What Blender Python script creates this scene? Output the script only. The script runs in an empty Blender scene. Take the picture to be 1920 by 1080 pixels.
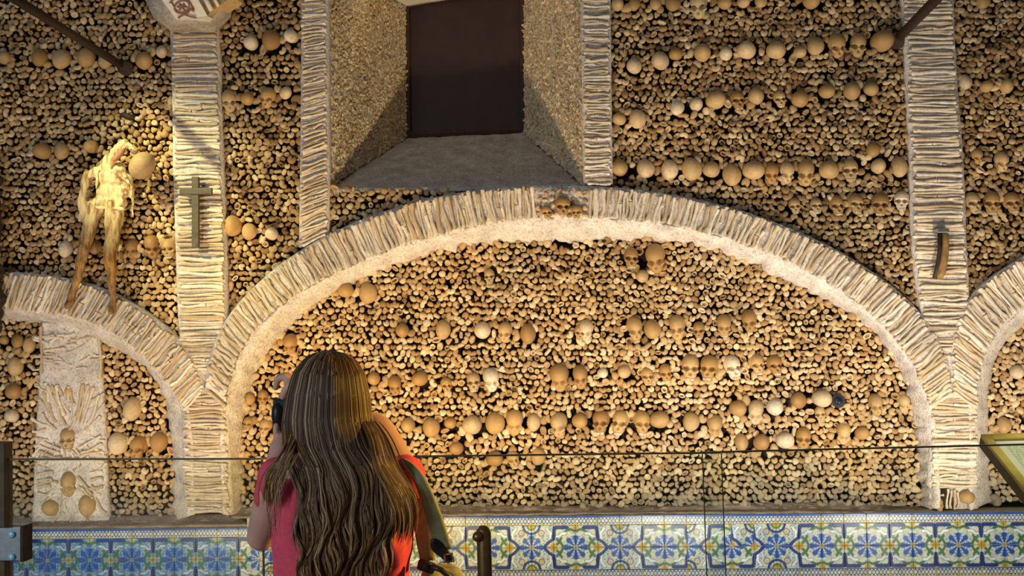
import bpy, bmesh, math, random
import numpy as np
from mathutils import Vector, Matrix, noise, kdtree

random.seed(7); np.random.seed(7)
SC = bpy.context.scene
COL = SC.collection

# ------------------------------------------------------------------ camera
F = 2060.0                      # focal length in pixels of the 1920 wide frame
D = 8.2                         # camera to wall
CAM = Vector((0.0, -D, 1.78))
YAW, PIT, ROL = math.radians(3.0), math.radians(2.9), math.radians(1.6)
fw = Vector((-math.sin(YAW)*math.cos(PIT), math.cos(YAW)*math.cos(PIT), math.sin(PIT)))
r0 = Vector((math.cos(YAW), math.sin(YAW), 0)); u0 = r0.cross(fw)
rt = r0*math.cos(ROL) - u0*math.sin(ROL); up = u0*math.cos(ROL) + r0*math.sin(ROL)
cd = bpy.data.cameras.new('camera_view'); cd.sensor_width = 36; cd.lens = 36*F/1920
cd.clip_start = 0.05
cam = bpy.data.objects.new('camera_view', cd); COL.objects.link(cam)
cam.matrix_world = Matrix(((rt.x, up.x, -fw.x, CAM.x), (rt.y, up.y, -fw.y, CAM.y), (rt.z, up.z, -fw.z, CAM.z), (0, 0, 0, 1)))
SC.camera = cam

# ------------------------------------------------------------------ world, lights, exposure
w = bpy.data.worlds.new('world'); SC.world = w; w.use_nodes = True
bg = w.node_tree.nodes['Background']; bg.inputs[0].default_value = (0.97, 0.95, 0.94, 1); bg.inputs[1].default_value = 0.085
vs = SC.view_settings; vs.view_transform = 'Standard'; vs.look = 'None'; vs.gamma = 1.0; vs.exposure = -0.04
vs.use_curve_mapping = False

def light(name, kind, loc, target, energy, color, **kw):
    l = bpy.data.lights.new(name, kind); l.energy = energy; l.color = color
    for k, v in kw.items(): setattr(l, k, v)
    o = bpy.data.objects.new(name, l); COL.objects.link(o); o.location = loc
    o.rotation_euler = (Vector(target) - Vector(loc)).to_track_quat('-Z', 'Y').to_euler()
    return o
# floor uplights behind the glass barrier
for i, (x, e, c) in enumerate([(-3.3, 150, (1, .84, .62)), (-1.35, 350, (1, .67, .26)), (0.75, 275, (1, .89, .71)), (2.7, 285, (1, .86, .66))]):
    light('floor_uplight', 'SPOT', (x, -2.75, 0.28), (x*1.0, 0, 1.75), e, c, spot_size=math.radians(110), spot_blend=1.0, shadow_soft_size=0.05)
# wall washers set in the floor close to the tiles
for i, (x, e, c) in enumerate([(-3.6, 60, (1, .84, .62)), (-1.75, 105, (1, .66, .24)), (-0.35, 75, (1, .84, .60)), (1.0, 85, (1, .87, .68)), (2.4, 90, (1, .85, .62)), (3.7, 75, (1, .82, .56))]):
    light('wall_washer', 'SPOT', (x, -1.25, 0.05), (x*1.0, 0, 2.2), e, c, spot_size=math.radians(104), spot_blend=1.0, shadow_soft_size=0.06)
# daylight from the nave door, behind the camera on the left
light('nave_daylight', 'AREA', (-5.5, -11.0, 3.2), (-2.2, -3.0, 0.6), 260, (0.74, 0.87, 1.0), shape='RECTANGLE', size=2.6, size_y=3.2)
# warm lamp on the right of the nave
light('nave_lamp', 'SPOT', (2.5, -4.95, 2.4), (-0.75, -5.40, 1.35), 640, (1, .58, .10), spot_size=math.radians(24), spot_blend=0.8, shadow_soft_size=0.12)
# spot on the hanging figure
light('figure_spot', 'SPOT', (-4.6, -2.6, 5.3), (-2.9, -0.1, 2.95), 1150, (1, .90, .44), spot_size=math.radians(25), spot_blend=0.9, shadow_soft_size=0.05)

# unseen spot added to brighten the text board
light('board_fill', 'SPOT', (3.0, -3.0, 3.4), (2.45, -2.65, 1.2), 170, (1, .93, .55), spot_size=math.radians(22), spot_blend=0.6, shadow_soft_size=0.05)

# ------------------------------------------------------------------ helpers
def ray(px, py):
    return (fw + rt*((px-960)/F) + up*((540-py)/F))
def P(px, py, y=0.0):           # pixel of the photograph -> point on the plane y
    d = ray(px, py); return CAM + d*((y-CAM.y)/d.y)
def Pz(px, py, z):
    d = ray(px, py); return CAM + d*((z-CAM.z)/d.z)
def Parr(xy, y):                # vectorised P, y may be an array
    xy = np.asarray(xy, float); a = (xy[:, 0]-960)/F; b = (540-xy[:, 1])/F
    f_, r_, u_, c_ = map(np.array, (fw, rt, up, CAM))
    d = f_[None]+a[:, None]*r_[None]+b[:, None]*u_[None]
    t = (np.asarray(y)-c_[1])/d[:, 1]
    return c_[None]+d*t[:, None]
PX = (P(961, 500)-P(960, 500)).length       # metres per pixel on the wall

def link(o, parent=None, label=None, cat=None, group=None, kind=None):
    if o.name not in COL.objects: COL.objects.link(o)
    if parent is not None: o.parent = parent
    if label: o['label'] = label
    if cat: o['category'] = cat
    if group: o['group'] = group
    if kind: o['kind'] = kind
    return o
def mesh_np(name, V, loops, starts, totals, smooth=True):
    me = bpy.data.meshes.new(name)
    me.vertices.add(len(V)); me.vertices.foreach_set('co', np.asarray(V, np.float32).ravel())
    me.loops.add(len(loops)); me.loops.foreach_set('vertex_index', np.asarray(loops, np.int32))
    me.polygons.add(len(starts)); me.polygons.foreach_set('loop_start', np.asarray(starts, np.int32))
    me.polygons.foreach_set('loop_total', np.asarray(totals, np.int32))
    me.polygons.foreach_set('use_smooth', np.full(len(starts), smooth))
    me.update(); me.validate(); return me
def mesh_py(name, V, Fc, mat=None, smooth=False):
    me = bpy.data.meshes.new(name); me.from_pydata([tuple(v) for v in V], [], [tuple(f) for f in Fc])
    if smooth: me.polygons.foreach_set('use_smooth', [True]*len(me.polygons))
    me.update()
    if mat: me.materials.append(mat)
    return me
def obj(name, me, mat=None, parent=None, **kw):
    if mat is not None and not me.materials: me.materials.append(mat)
    return link(bpy.data.objects.new(name, me), parent, **kw)
def empty(name, loc=(0, 0, 0), **kw):
    o = bpy.data.objects.new(name, None); o.empty_display_size = .1; o.location = loc
    return link(o, **kw)
def fix_normals(me):
    bm = bmesh.new(); bm.from_mesh(me); bmesh.ops.recalc_face_normals(bm, faces=bm.faces); bm.to_mesh(me); bm.free(); me.update()

class MB:                       # collects simple shapes in one mesh
    def __init__(s): s.V = []; s.F = []
    def add(s, V, Fc):
        n = len(s.V); s.V += [Vector(v) for v in V]; s.F += [tuple(i+n for i in f) for f in Fc]; return s
    def box(s, c, h, M=None):
        V = [Vector((x*h[0], y*h[1], z*h[2])) for x in (-1, 1) for y in (-1, 1) for z in (-1, 1)]
        V = [(M @ v if M else v)+Vector(c) for v in V]
        return s.add(V, [(0, 1, 3, 2), (4, 6, 7, 5), (0, 4, 5, 1), (2, 3, 7, 6), (0, 2, 6, 4), (1, 5, 7, 3)])
    def tube(s, pts, rad, seg=8, flat=None, cap=True):
        pts = [Vector(p) for p in pts]; n = len(pts)
        if not hasattr(rad, '__len__'): rad = [rad]*n
        t0 = (pts[1]-pts[0]).normalized(); a = Vector((0, 0, 1)) if abs(t0.z) < .9 else Vector((1, 0, 0))
        nrm = t0.cross(a).normalized(); V = []
        for i in range(n):
            t = (pts[min(i+1, n-1)]-pts[max(i-1, 0)]).normalized()
            nrm = (nrm-t*nrm.dot(t)).normalized(); b = t.cross(nrm)
            for k in range(seg):
                an = 2*math.pi*k/seg
                V.append(pts[i]+(nrm*math.cos(an)+b*math.sin(an)*(flat or 1))*rad[i])
        Fc = [(i*seg+k, i*seg+(k+1) % seg, (i+1)*seg+(k+1) % seg, (i+1)*seg+k) for i in range(n-1) for k in range(seg)]
        if cap: Fc += [tuple(range(seg-1, -1, -1)), tuple((n-1)*seg+k for k in range(seg))]
        return s.add(V, Fc)
    def ell(s, c, r, M=None, nu=16, nv=10):
        V = []
        for j in range(nv+1):
            th = math.pi*j/nv
            for i in range(nu):
                ph = 2*math.pi*i/nu
                v = Vector((r[0]*math.sin(th)*math.cos(ph), r[1]*math.sin(th)*math.sin(ph), r[2]*math.cos(th)))
                V.append((M @ v if M else v)+Vector(c))
        return s.add(V, [(j*nu+i, j*nu+(i+1) % nu, (j+1)*nu+(i+1) % nu, (j+1)*nu+i) for j in range(nv) for i in range(nu)])
    def prism(s, poly, depth):  # poly: world points, depth: offset vector
        n = len(poly); V = [Vector(p) for p in poly]; V += [v+Vector(depth) for v in V]
        return s.add(V, [tuple(range(n)), tuple(range(2*n-1, n-1, -1))]+[(i, i+n, (i+1) % n+n, (i+1) % n) for i in range(n)])
    def build(s, name, mat, parent=None, smooth=False, bevel=0, **kw):
        me = mesh_py(name, s.V, s.F, mat, smooth); fix_normals(me)
        o = obj(name, me, None, parent, **kw)
        if bevel:
            m = o.modifiers.new('bevel', 'BEVEL'); m.width = bevel; m.segments = 2; m.limit_method = 'ANGLE'
        return o
def capsule(mb, p0, r0_, p1, r1_, seg=14):
    p0 = Vector(p0); p1 = Vector(p1); d = (p1-p0).normalized(); pts = []; rad = []
    for k in range(0, 5):
        a = math.pi/2*(1-k/4); pts.append(p0-d*r0_*math.sin(a)); rad.append(max(r0_*math.cos(a), 1e-4))
    for k in range(0, 5):
        a = math.pi/2*k/4; pts.append(p1+d*r1_*math.sin(a)); rad.append(max(r1_*math.cos(a), 1e-4))
    mb.tube(pts, rad, seg)
def blob(name, mb, voxel, smooth_it, mat, parent=None, wrinkle=0, wscale=20, **kw):
    me = mesh_py(name+'_tmp', mb.V, mb.F); fix_normals(me)
    o = bpy.data.objects.new(name+'_tmp', me); COL.objects.link(o)
    m = o.modifiers.new('r', 'REMESH'); m.mode = 'VOXEL'; m.voxel_size = voxel
    m = o.modifiers.new('s', 'SMOOTH'); m.factor = .5; m.iterations = smooth_it
    dg = bpy.context.evaluated_depsgraph_get(); dg.update()
    new = bpy.data.meshes.new_from_object(o.evaluated_get(dg)); new.name = name
    bpy.data.objects.remove(o); bpy.data.meshes.remove(me)
    if wrinkle:
        n = len(new.vertices); co = np.empty(n*3, np.float32); no = np.empty(n*3, np.float32)
        new.vertices.foreach_get('co', co); new.vertices.foreach_get('normal', no); co = co.reshape(-1, 3); no = no.reshape(-1, 3)
        sc = Vector((wscale if not hasattr(wscale, '__len__') else 1,)*3) if not hasattr(wscale, '__len__') else Vector(wscale)
        dsp = np.array([noise.turbulence(Vector((v[0]*sc.x, v[1]*sc.y, v[2]*sc.z)), 2, False) for v in co])
        new.vertices.foreach_set('co', (co+no*((dsp-.5)*wrinkle)[:, None]).astype(np.float32).ravel())
    new.materials.clear(); new.materials.append(mat)
    new.polygons.foreach_set('use_smooth', [True]*len(new.polygons)); new.update()
    return obj(name, new, None, parent, **kw)

# ------------------------------------------------------------------ materials
def nodes(name):
    m = bpy.data.materials.new(name); m.use_nodes = True; nt = m.node_tree
    return m, nt, nt.nodes['Principled BSDF']
def ramp(nt, fac, stops):
    r = nt.nodes.new('ShaderNodeValToRGB'); e = r.color_ramp.elements
    while len(e) < len(stops): e.new(.5)
    for k, (p, c) in enumerate(stops): e[k].position = p; e[k].color = (*c, 1)
    nt.links.new(fac, r.inputs[0]); return r.outputs[0]
def mixc(nt, fac, a, b, mode='MIX'):
    n = nt.nodes.new('ShaderNodeMix'); n.data_type = 'RGBA'; n.blend_type = mode
    for sock, v in ((n.inputs[0], fac), (n.inputs[6], a), (n.inputs[7], b)):
        if hasattr(v, 'is_output'): nt.links.new(v, sock)
        else: sock.default_value = v if not isinstance(v, tuple) else (*v, 1)
    return n.outputs[2]
def math_(nt, op, a, b=0.0):
    n = nt.nodes.new('ShaderNodeMath'); n.operation = op
    for k, v in enumerate((a, b)):
        if hasattr(v, 'is_output'): nt.links.new(v, n.inputs[k])
        else: n.inputs[k].default_value = v
    return n.outputs[0]
def tex(nt, kind, scale, detail=3, coord='Position', vec=None):
    if vec is None:
        if coord == 'Position': vec = nt.nodes.new('ShaderNodeNewGeometry').outputs['Position']
        else: vec = nt.nodes.new('ShaderNodeTexCoord').outputs[coord]
    n = nt.nodes.new('ShaderNodeTexNoise' if kind == 'noise' else 'ShaderNodeTexVoronoi')
    n.inputs['Scale'].default_value = scale
    if kind == 'noise': n.inputs['Detail'].default_value = detail
    nt.links.new(vec, n.inputs['Vector']); return n.outputs[0]
def bump(nt, bs, h, strength, dist=.01):
    b = nt.nodes.new('ShaderNodeBump'); b.inputs['Strength'].default_value = strength; b.inputs['Distance'].default_value = dist
    nt.links.new(h, b.inputs['Height']); nt.links.new(b.outputs[0], bs.inputs['Normal'])
def island_random(nt):
    a = nt.nodes.new('ShaderNodeObjectInfo').outputs['Random']; b = nt.nodes.new('ShaderNodeNewGeometry').outputs['Random Per Island']
    return math_(nt, 'FRACT', math_(nt, 'ADD', a, b))
def bone_mat(name, stops, rough=.75, stain=(.30, .19, .09), stain_amt=.5, spec=.25, dust=False):
    m, nt, bs = nodes(name)
    c = ramp(nt, island_random(nt), stops)
    s = ramp(nt, tex(nt, 'noise', 38, 4), [(.42, (0, 0, 0)), (.72, (stain_amt,)*3)])
    c = mixc(nt, s, c, stain)
    big = ramp(nt, tex(nt, 'noise', 1.7, 2), [(.35, (.82, .82, .84)), (.65, (1.06, 1.0, .93))])
    c = mixc(nt, 1.0, c, big, 'MULTIPLY')
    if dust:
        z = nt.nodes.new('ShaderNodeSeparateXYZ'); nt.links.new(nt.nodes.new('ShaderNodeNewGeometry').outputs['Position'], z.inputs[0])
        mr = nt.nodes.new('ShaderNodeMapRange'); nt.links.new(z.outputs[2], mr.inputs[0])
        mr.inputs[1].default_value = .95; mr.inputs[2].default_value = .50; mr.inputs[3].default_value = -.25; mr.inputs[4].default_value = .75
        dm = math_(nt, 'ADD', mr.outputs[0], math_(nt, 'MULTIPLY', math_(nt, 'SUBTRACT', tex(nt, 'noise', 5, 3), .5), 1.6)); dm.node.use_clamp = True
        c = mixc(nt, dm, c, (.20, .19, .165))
    nt.links.new(c, bs.inputs['Base Color']); bs.inputs['Roughness'].default_value = rough; bs.inputs['Specular IOR Level'].default_value = spec
    bump(nt, bs, tex(nt, 'noise', 160, 3), .35, .004)
    return m
M = {}
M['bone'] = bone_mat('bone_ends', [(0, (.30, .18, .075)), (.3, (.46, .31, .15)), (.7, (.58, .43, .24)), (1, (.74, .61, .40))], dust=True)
M['darkerbone'] = bone_mat('darker_bone_ends', [(0, (.21, .12, .05)), (.3, (.34, .22, .10)), (.7, (.46, .33, .175)), (1, (.64, .51, .32))])  # darker copy of the bone end colours, used on some upper walls
M['skull'] = bone_mat('skull_bone', [(0, (.34, .19, .065)), (.4, (.45, .285, .11)), (.8, (.53, .385, .20)), (1, (.74, .66, .52))], .55, (.33, .19, .08), .45, .35)
M['long'] = bone_mat('long_bone', [(0, (.48, .37, .24)), (.3, (.60, .51, .38)), (.75, (.70, .63, .52)), (1, (.82, .77, .69))], .7, (.36, .25, .13), .45)
M['frag'] = bone_mat('bone_fragment', [(0, (.50, .38, .22)), (.5, (.70, .58, .38)), (1, (.86, .77, .58))], .8)
def plain(name, col, rough=.6, metal=0, var=.25, scale=30, bmp=.2, bdist=.005, spec=.4):
    m, nt, bs = nodes(name)
    a = tuple(max(0, c*(1-var)) for c in col); b = tuple(min(1, c*(1+var)) for c in col)
    c = ramp(nt, tex(nt, 'noise', scale, 4), [(.3, a), (.7, b)])
    nt.links.new(c, bs.inputs['Base Color']); bs.inputs['Roughness'].default_value = rough; bs.inputs['Metallic'].default_value = metal
    bs.inputs['Specular IOR Level'].default_value = spec
    if bmp: bump(nt, bs, tex(nt, 'noise', scale*3, 4), bmp, bdist)
    return m
def plaster(name, a, b, c3):
    m, nt, bs = nodes(name)
    c = ramp(nt, tex(nt, 'noise', 9, 6), [(.28, a), (.5, b), (.72, c3)])
    d = ramp(nt, tex(nt, 'noise', 55, 5), [(.32, (.62, .60, .58)), (.52, (1, 1, 1))])
    c = mixc(nt, 1.0, c, d, 'MULTIPLY')
    nt.links.new(c, bs.inputs['Base Color']); bs.inputs['Roughness'].default_value = .95; bs.inputs['Specular IOR Level'].default_value = .1
    bump(nt, bs, tex(nt, 'noise', 60, 6), .7, .012); return m
M['mortar'] = plaster('lime_mortar', (.50, .45, .42), (.62, .56, .52), (.72, .68, .65))
M['backing'] = plain('gap_shade_core', (.022, .014, .008), .95, var=.4)  # near-black stands in for shade in the gaps between bones
M['ledge'] = plaster('ledge_plaster', (.24, .18, .13), (.34, .27, .21), (.46, .40, .35))
M['sill'] = plaster('sill_plaster', (.34, .31, .29), (.44, .41, .38), (.54, .51, .48))
M['stucco'] = plaster('reveal_stucco', (.52, .42, .29), (.64, .54, .40), (.74, .66, .53))
M['white'] = plain('painted_white', (.80, .76, .66), .8, var=.08, bmp=.15)
M['redpaint'] = plain('red_brown_paint', (.33, .15, .10), .8, var=.2, bmp=0)
M['tanpaint'] = plain('tan_paint', (.55, .38, .20), .8, var=.2)
M['iron'] = plain('dark_iron', (.05, .028, .02), .65, .3, .3)
M['shutter'] = plain('dark_brown_shutter', (.028, .010, .007), .6, 0, .25, 6, .1)
M['crosswood'] = plain('olive_brown_wood', (.085, .072, .04), .55, 0, .25, 25)
M['rustwood'] = plain('brown_horn', (.30, .17, .06), .5, 0, .35, 25)
M['floor'] = plain('stone_floor', (.30, .25, .20), .6, 0, .2, 3)
M['brass'] = plain('aged_brass', (.25, .15, .06), .35, .8, .2, 30, .1)
M['steel'] = plain('brushed_steel', (.30, .32, .33), .35, .85, .1, 40, .05)
M['bolt'] = plain('bolt_glint_blue', (.35, .78, .95), .25, .1, .05, 40, 0)  # bluish light reflected on the bolts, put into their base colour
M['black'] = plain('black_plastic', (.012, .012, .014), .4, 0, .3, 60, .2, .002)
M['lensglass'] = plain('lens_glass', (.01, .012, .03), .05, 0, .1, 5, 0, spec=.8)
M['yellowwood'] = plain('yellow_wood', (.62, .46, .10), .5, 0, .15, 20, .1)
M['darkwood'] = plain('dark_underside', (.10, .07, .03), .6, 0, .2, 20, .1)
M['paper'] = plain('paper_sheet', (.80, .80, .66), .5, 0, .04, 10, 0)
M['ink'] = plain('grey_ink', (.42, .43, .36), .8, 0, .1, 10, 0)
M['mummyskin'] = None
M['skin'] = plain('skin', (.62, .36, .27), .5, 0, .08, 18, .1, .002)
M['shirt'] = plain('coral_pink_cotton', (.72, .085, .135), .85, 0, .10, 90, .15, .002, .15)
M['denim'] = plain('dark_denim', (.03, .04, .08), .9, 0, .2, 80)
M['shoe'] = plain('shoe_leather', (.06, .04, .03), .5)
M['olive'] = plain('olive_canvas', (.34, .31, .15), .7, 0, .2, 40, .2, .003)
M['leather'] = plain('black_leather', (.018, .015, .014), .4, 0, .3, 50, .2, .002)
M['grout'] = plain('grout', (.40, .36, .28), .9, 0, .2, 40)
def gradient_skin():
    m, nt, bs = nodes('dried_skin')
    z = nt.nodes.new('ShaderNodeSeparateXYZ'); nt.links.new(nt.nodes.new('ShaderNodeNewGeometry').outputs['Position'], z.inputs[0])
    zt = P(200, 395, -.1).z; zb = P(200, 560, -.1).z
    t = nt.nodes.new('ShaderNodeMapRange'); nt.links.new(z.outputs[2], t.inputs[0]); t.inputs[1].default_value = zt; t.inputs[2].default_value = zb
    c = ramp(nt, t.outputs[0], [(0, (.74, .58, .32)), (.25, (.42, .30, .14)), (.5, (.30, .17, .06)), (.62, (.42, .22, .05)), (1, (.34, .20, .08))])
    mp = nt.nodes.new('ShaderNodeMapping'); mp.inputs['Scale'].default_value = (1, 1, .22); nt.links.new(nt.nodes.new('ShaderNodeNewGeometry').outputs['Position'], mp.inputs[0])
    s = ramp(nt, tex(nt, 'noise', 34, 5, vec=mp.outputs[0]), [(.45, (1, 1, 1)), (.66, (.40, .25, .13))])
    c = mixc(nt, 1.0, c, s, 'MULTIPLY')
    nt.links.new(c, bs.inputs['Base Color']); bs.inputs['Roughness'].default_value = .55
    bump(nt, bs, tex(nt, 'noise', 70, 5), .6, .01); return m
M['mummyskin'] = gradient_skin()
def hair_mat():
    m, nt, bs = nodes('brown_hair')
    at = nt.nodes.new('ShaderNodeAttribute'); at.attribute_name = 'along'
    r = nt.nodes.new('ShaderNodeNewGeometry').outputs['Random Per Island']
    dark = ramp(nt, r, [(0, (.022, .010, .004)), (.5, (.065, .031, .011)), (.8, (.16, .085, .034)), (1, (.44, .30, .17))])
    lite = ramp(nt, r, [(0, (.060, .028, .009)), (.45, (.17, .082, .024)), (.85, (.34, .18, .062)), (1, (.52, .36, .20))])
    c = mixc(nt, at.outputs['Fac'], dark, lite)
    nt.links.new(c, bs.inputs['Base Color']); bs.inputs['Roughness'].default_value = .48; bs.inputs['Specular IOR Level'].default_value = .32
    return m
M['hair'] = hair_mat()
def glass_mat():
    m = bpy.data.materials.new('clear_glass'); m.use_nodes = True; nt = m.node_tree; nt.nodes.clear()
    out = nt.nodes.new('ShaderNodeOutputMaterial'); mx = nt.nodes.new('ShaderNodeMixShader'); tr = nt.nodes.new('ShaderNodeBsdfTransparent')
    gl = nt.nodes.new('ShaderNodeBsdfGlossy'); gl.inputs['Roughness'].default_value = .02; tr.inputs[0].default_value = (.95, .98, .96, 1)
    fr = nt.nodes.new('ShaderNodeFresnel'); fr.inputs[0].default_value = 1.5
    nt.links.new(fr.outputs[0], mx.inputs[0]); nt.links.new(tr.outputs[0], mx.inputs[1]); nt.links.new(gl.outputs[0], mx.inputs[2]); nt.links.new(mx.outputs[0], out.inputs[0])
    return m
M['glass'] = glass_mat()
M['edge'] = plain('glass_edge', (.09, .07, .04), .3, 0, .1, 10, 0)
def tile_mat():
    m, nt, bs = nodes('glazed_tile_paint')
    at = nt.nodes.new('ShaderNodeAttribute'); at.attribute_name = 'paint'
    s = ramp(nt, tex(nt, 'noise', 26, 4), [(.35, (.72, .74, .70)), (.6, (1, 1, 1))])
    c = mixc(nt, 1.0, at.outputs['Color'], s, 'MULTIPLY')
    v = ramp(nt, nt.nodes.new('ShaderNodeObjectInfo').outputs['Random'], [(0, (.85, .87, .9)), (1, (1.0, 1.0, .96))])
    c = mixc(nt, 1.0, c, v, 'MULTIPLY')
    nt.links.new(c, bs.inputs['Base Color']); bs.inputs['Roughness'].default_value = .30; bs.inputs['Specular IOR Level'].default_value = .35
    bump(nt, bs, tex(nt, 'noise', 30, 2), .15, .004); return m
M['tile'] = tile_mat()

# ------------------------------------------------------------------ layout of the wall (measured on the photograph, set on real planes)
Y0, YPIL, YARC, YLUN, YDADO = 0.0, -0.08, -0.105, 0.10, -0.13
def resample(pl, n):
    pl = np.asarray(pl, float); s = np.r_[0, np.cumsum(np.hypot(*np.diff(pl, axis=0).T))]
    t = np.linspace(0, s[-1], n); return np.c_[np.interp(t, s, pl[:, 0]), np.interp(t, s, pl[:, 1])]
def smooth_pl(pl, n=200):
    q = resample(pl, n); k = max(3, n//24)
    for _ in range(2):
        e = np.pad(q, ((k, k), (0, 0)), mode='reflect', reflect_type='odd')
        q = np.stack([np.convolve(e[:, c], np.ones(2*k+1)/(2*k+1), 'valid') for c in (0, 1)], 1)
    return q
PIL_L = ([(322, 46), (327, 150), (328, 300), (333, 450), (336, 560), (341, 640), (346, 720), (347, 850), (352, 960)],
         [(404, 46), (408, 150), (412, 300), (418, 450), (420, 560), (420, 640), (420, 720), (425, 850), (430, 960)])
PIL_R = ([(1694, -60), (1697, 0), (1705, 150), (1712, 300), (1716, 450), (1724, 540), (1738, 620), (1747, 700), (1750, 850), (1746, 912)],
         [(1782, -60), (1784, 0), (1790, 150), (1803, 300), (1808, 450), (1812, 540), (1822, 620), (1829, 700), (1832, 850), (1832, 912)])
WS_L = ([(569, -60), (569, 0), (568, 200), (566, 340), (564, 462)], [(610, -60), (610, 0), (611, 200), (612, 340), (612, 440)])
WS_R = ([(1093, -60), (1093, 0), (1096, 200), (1098, 345)], [(1141, -60), (1141, 0), (1143, 200), (1145, 345)])
ARC_O = [(386, 735), (387, 700), (392, 660), (404, 622), (428, 588), (470, 545), (520, 500), (575, 462), (640, 430), (700, 405), (780, 380), (850, 364), (930, 355), (1000, 351), (1090, 350), (1170, 355), (1250, 365), (1330, 380), (1420, 407), (1500, 437), (1570, 470), (1640, 515), (1700, 560), (1744, 602), (1770, 645), (1782, 695), (1786, 738)]
ARC_I = [(420, 765), (423, 725), (432, 685), (450, 645), (475, 610), (530, 562), (600, 525), (660, 496), (720, 470), (800, 445), (870, 425), (940, 413), (1030, 407), (1120, 407), (1200, 412), (1290, 425), (1370, 447), (1450, 477), (1530, 512), (1590, 550), (1640, 590), (1690, 640), (1722, 690), (1738, 728), (1747, 768)]
LAR_O = [(-260, 575), (-160, 530), (-60, 513), (5, 513), (60, 515), (130, 525), (200, 547), (260, 580), (310, 618), (348, 656), (370, 692), (380, 735)]
LAR_I = [(-260, 640), (-160, 592), (-60, 576), (5, 577), (70, 585), (130, 592), (180, 604), (230, 634), (270, 668), (308, 708), (332, 738), (346, 768)]
RAR_O = [(2200, 392), (2090, 404), (1990, 442), (1920, 486), (1870, 518), (1830, 550), (1802, 590), (1790, 640), (1787, 695), (1787, 738)]
RAR_I = [(2200, 472), (2100, 484), (2000, 530), (1930, 567), (1880, 606), (1858, 634), (1842, 672), (1834, 712), (1831, 765)]
MOR_I = [(456, 968), (452, 850), (455, 740), (475, 690), (510, 640), (560, 590), (610, 555), (680, 520), (760, 490), (860, 460), (960, 450), (1060, 458), (1180, 448), (1280, 450), (1360, 470), (1440, 510), (1520, 550), (1590, 580), (1640, 610), (1680, 660), (1705, 720), (1715, 800), (1722, 860), (1726, 952)]
MOR_O = [(418, 964), (412, 850), (408, 775), (414, 725)]+ARC_I[2:-2]+[(1748, 725), (1760, 800), (1762, 870), (1762, 955)]
LMO_O = [(-260, 638), (-160, 590), (-60, 574), (5, 575), (70, 583), (130, 590), (180, 602), (230, 632), (270, 665), (306, 690), (345, 716), (358, 790), (362, 850), (364, 965)]
LMO_I = [(-260, 672), (-160, 620), (-60, 601), (10, 600), (80, 605), (140, 618), (195, 652), (240, 660), (280, 690), (306, 735), (318, 800), (325, 860), (322, 978)]
RMO_O = [(1820, 958), (1820, 850), (1816, 740), (1822, 685), (1856, 640), (1882, 610), (1925, 572), (1990, 535), (2100, 486), (2200, 474)]
RMO_I = [(1860, 940), (1853, 830), (1853, 750), (1860, 690), (1880, 642), (1920, 608), (1990, 572), (2100, 522), (2200, 508)]

ARC_Op, ARC_Ip = [p.tolist() for p in (smooth_pl(ARC_O), smooth_pl(ARC_I))]
REG = {   # bone fields: name -> (polygon in photograph pixels, wall plane)
 'wall_upper_left': ([(-260, -60), (300, -60), (296, 20), (322, 62), (327, 150), (328, 300), (333, 450), (336, 560), (341, 640), (346, 664)]+LAR_O[::-1][3:], Y0),
 'wall_upper_middle': ([(440, -60), (569, -60), (569, 0), (568, 200), (566, 340), (564, 470), (520, 502), (470, 547), (440, 577), (420, 608), (420, 560), (418, 450), (412, 300), (408, 150), (404, 62), (430, 36)], Y0),
 'wall_under_window': ([(612, 352), (700, 355), (850, 356), (850, 366), (780, 382), (700, 407), (640, 432), (612, 446)], Y0),
 'wall_upper_right': ([(1141, -60), (1694, -60), (1697, 0), (1705, 150), (1712, 300), (1716, 450), (1722, 540), (1722, 580), (1700, 562), (1640, 517), (1570, 472), (1500, 439), (1420, 409), (1330, 382), (1250, 367), (1170, 357), (1145, 355), (1143, 200), (1141, 0)], Y0),
 'wall_upper_far_right': ([(1784, -60), (2200, -60), (2200, 394), (2090, 406), (1990, 444), (1920, 488), (1870, 520), (1830, 558), (1812, 580), (1808, 450), (1803, 300), (1790, 150), (1784, 0)], Y0),
 'wall_arch_middle': (MOR_I+[(1720, 952), (1560, 944), (1350, 946), (1200, 952), (820, 950)], YLUN),
 'wall_arch_left': (LMO_I+[(322, 972), (-260, 982)], YLUN),
 'wall_arch_right': (RMO_I+[(2200, 945), (1900, 945)], YLUN),
}
LABEL = {
 'wall_upper_left': 'wall of stacked bone ends behind the hanging dried figure, left of the left pilaster',
 'wall_upper_middle': 'tall narrow wall of dark bone ends between left pilaster and window',
 'wall_under_window': 'small wedge of bone ends under the left half of the window sill',
 'wall_upper_right': 'large wall of bone ends with skull rows right of the window',
 'wall_upper_far_right': 'dark wall of bone ends beyond the right pilaster, above the arch',
 'wall_arch_middle': 'large lunette of bone ends and skulls filling the wide middle arch',
 'wall_arch_left': 'bone-filled wall under the left arch beside the plaster relief',
 'wall_arch_right': 'bone-filled wall under the arch at the right edge, above the yellow board',
}
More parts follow.
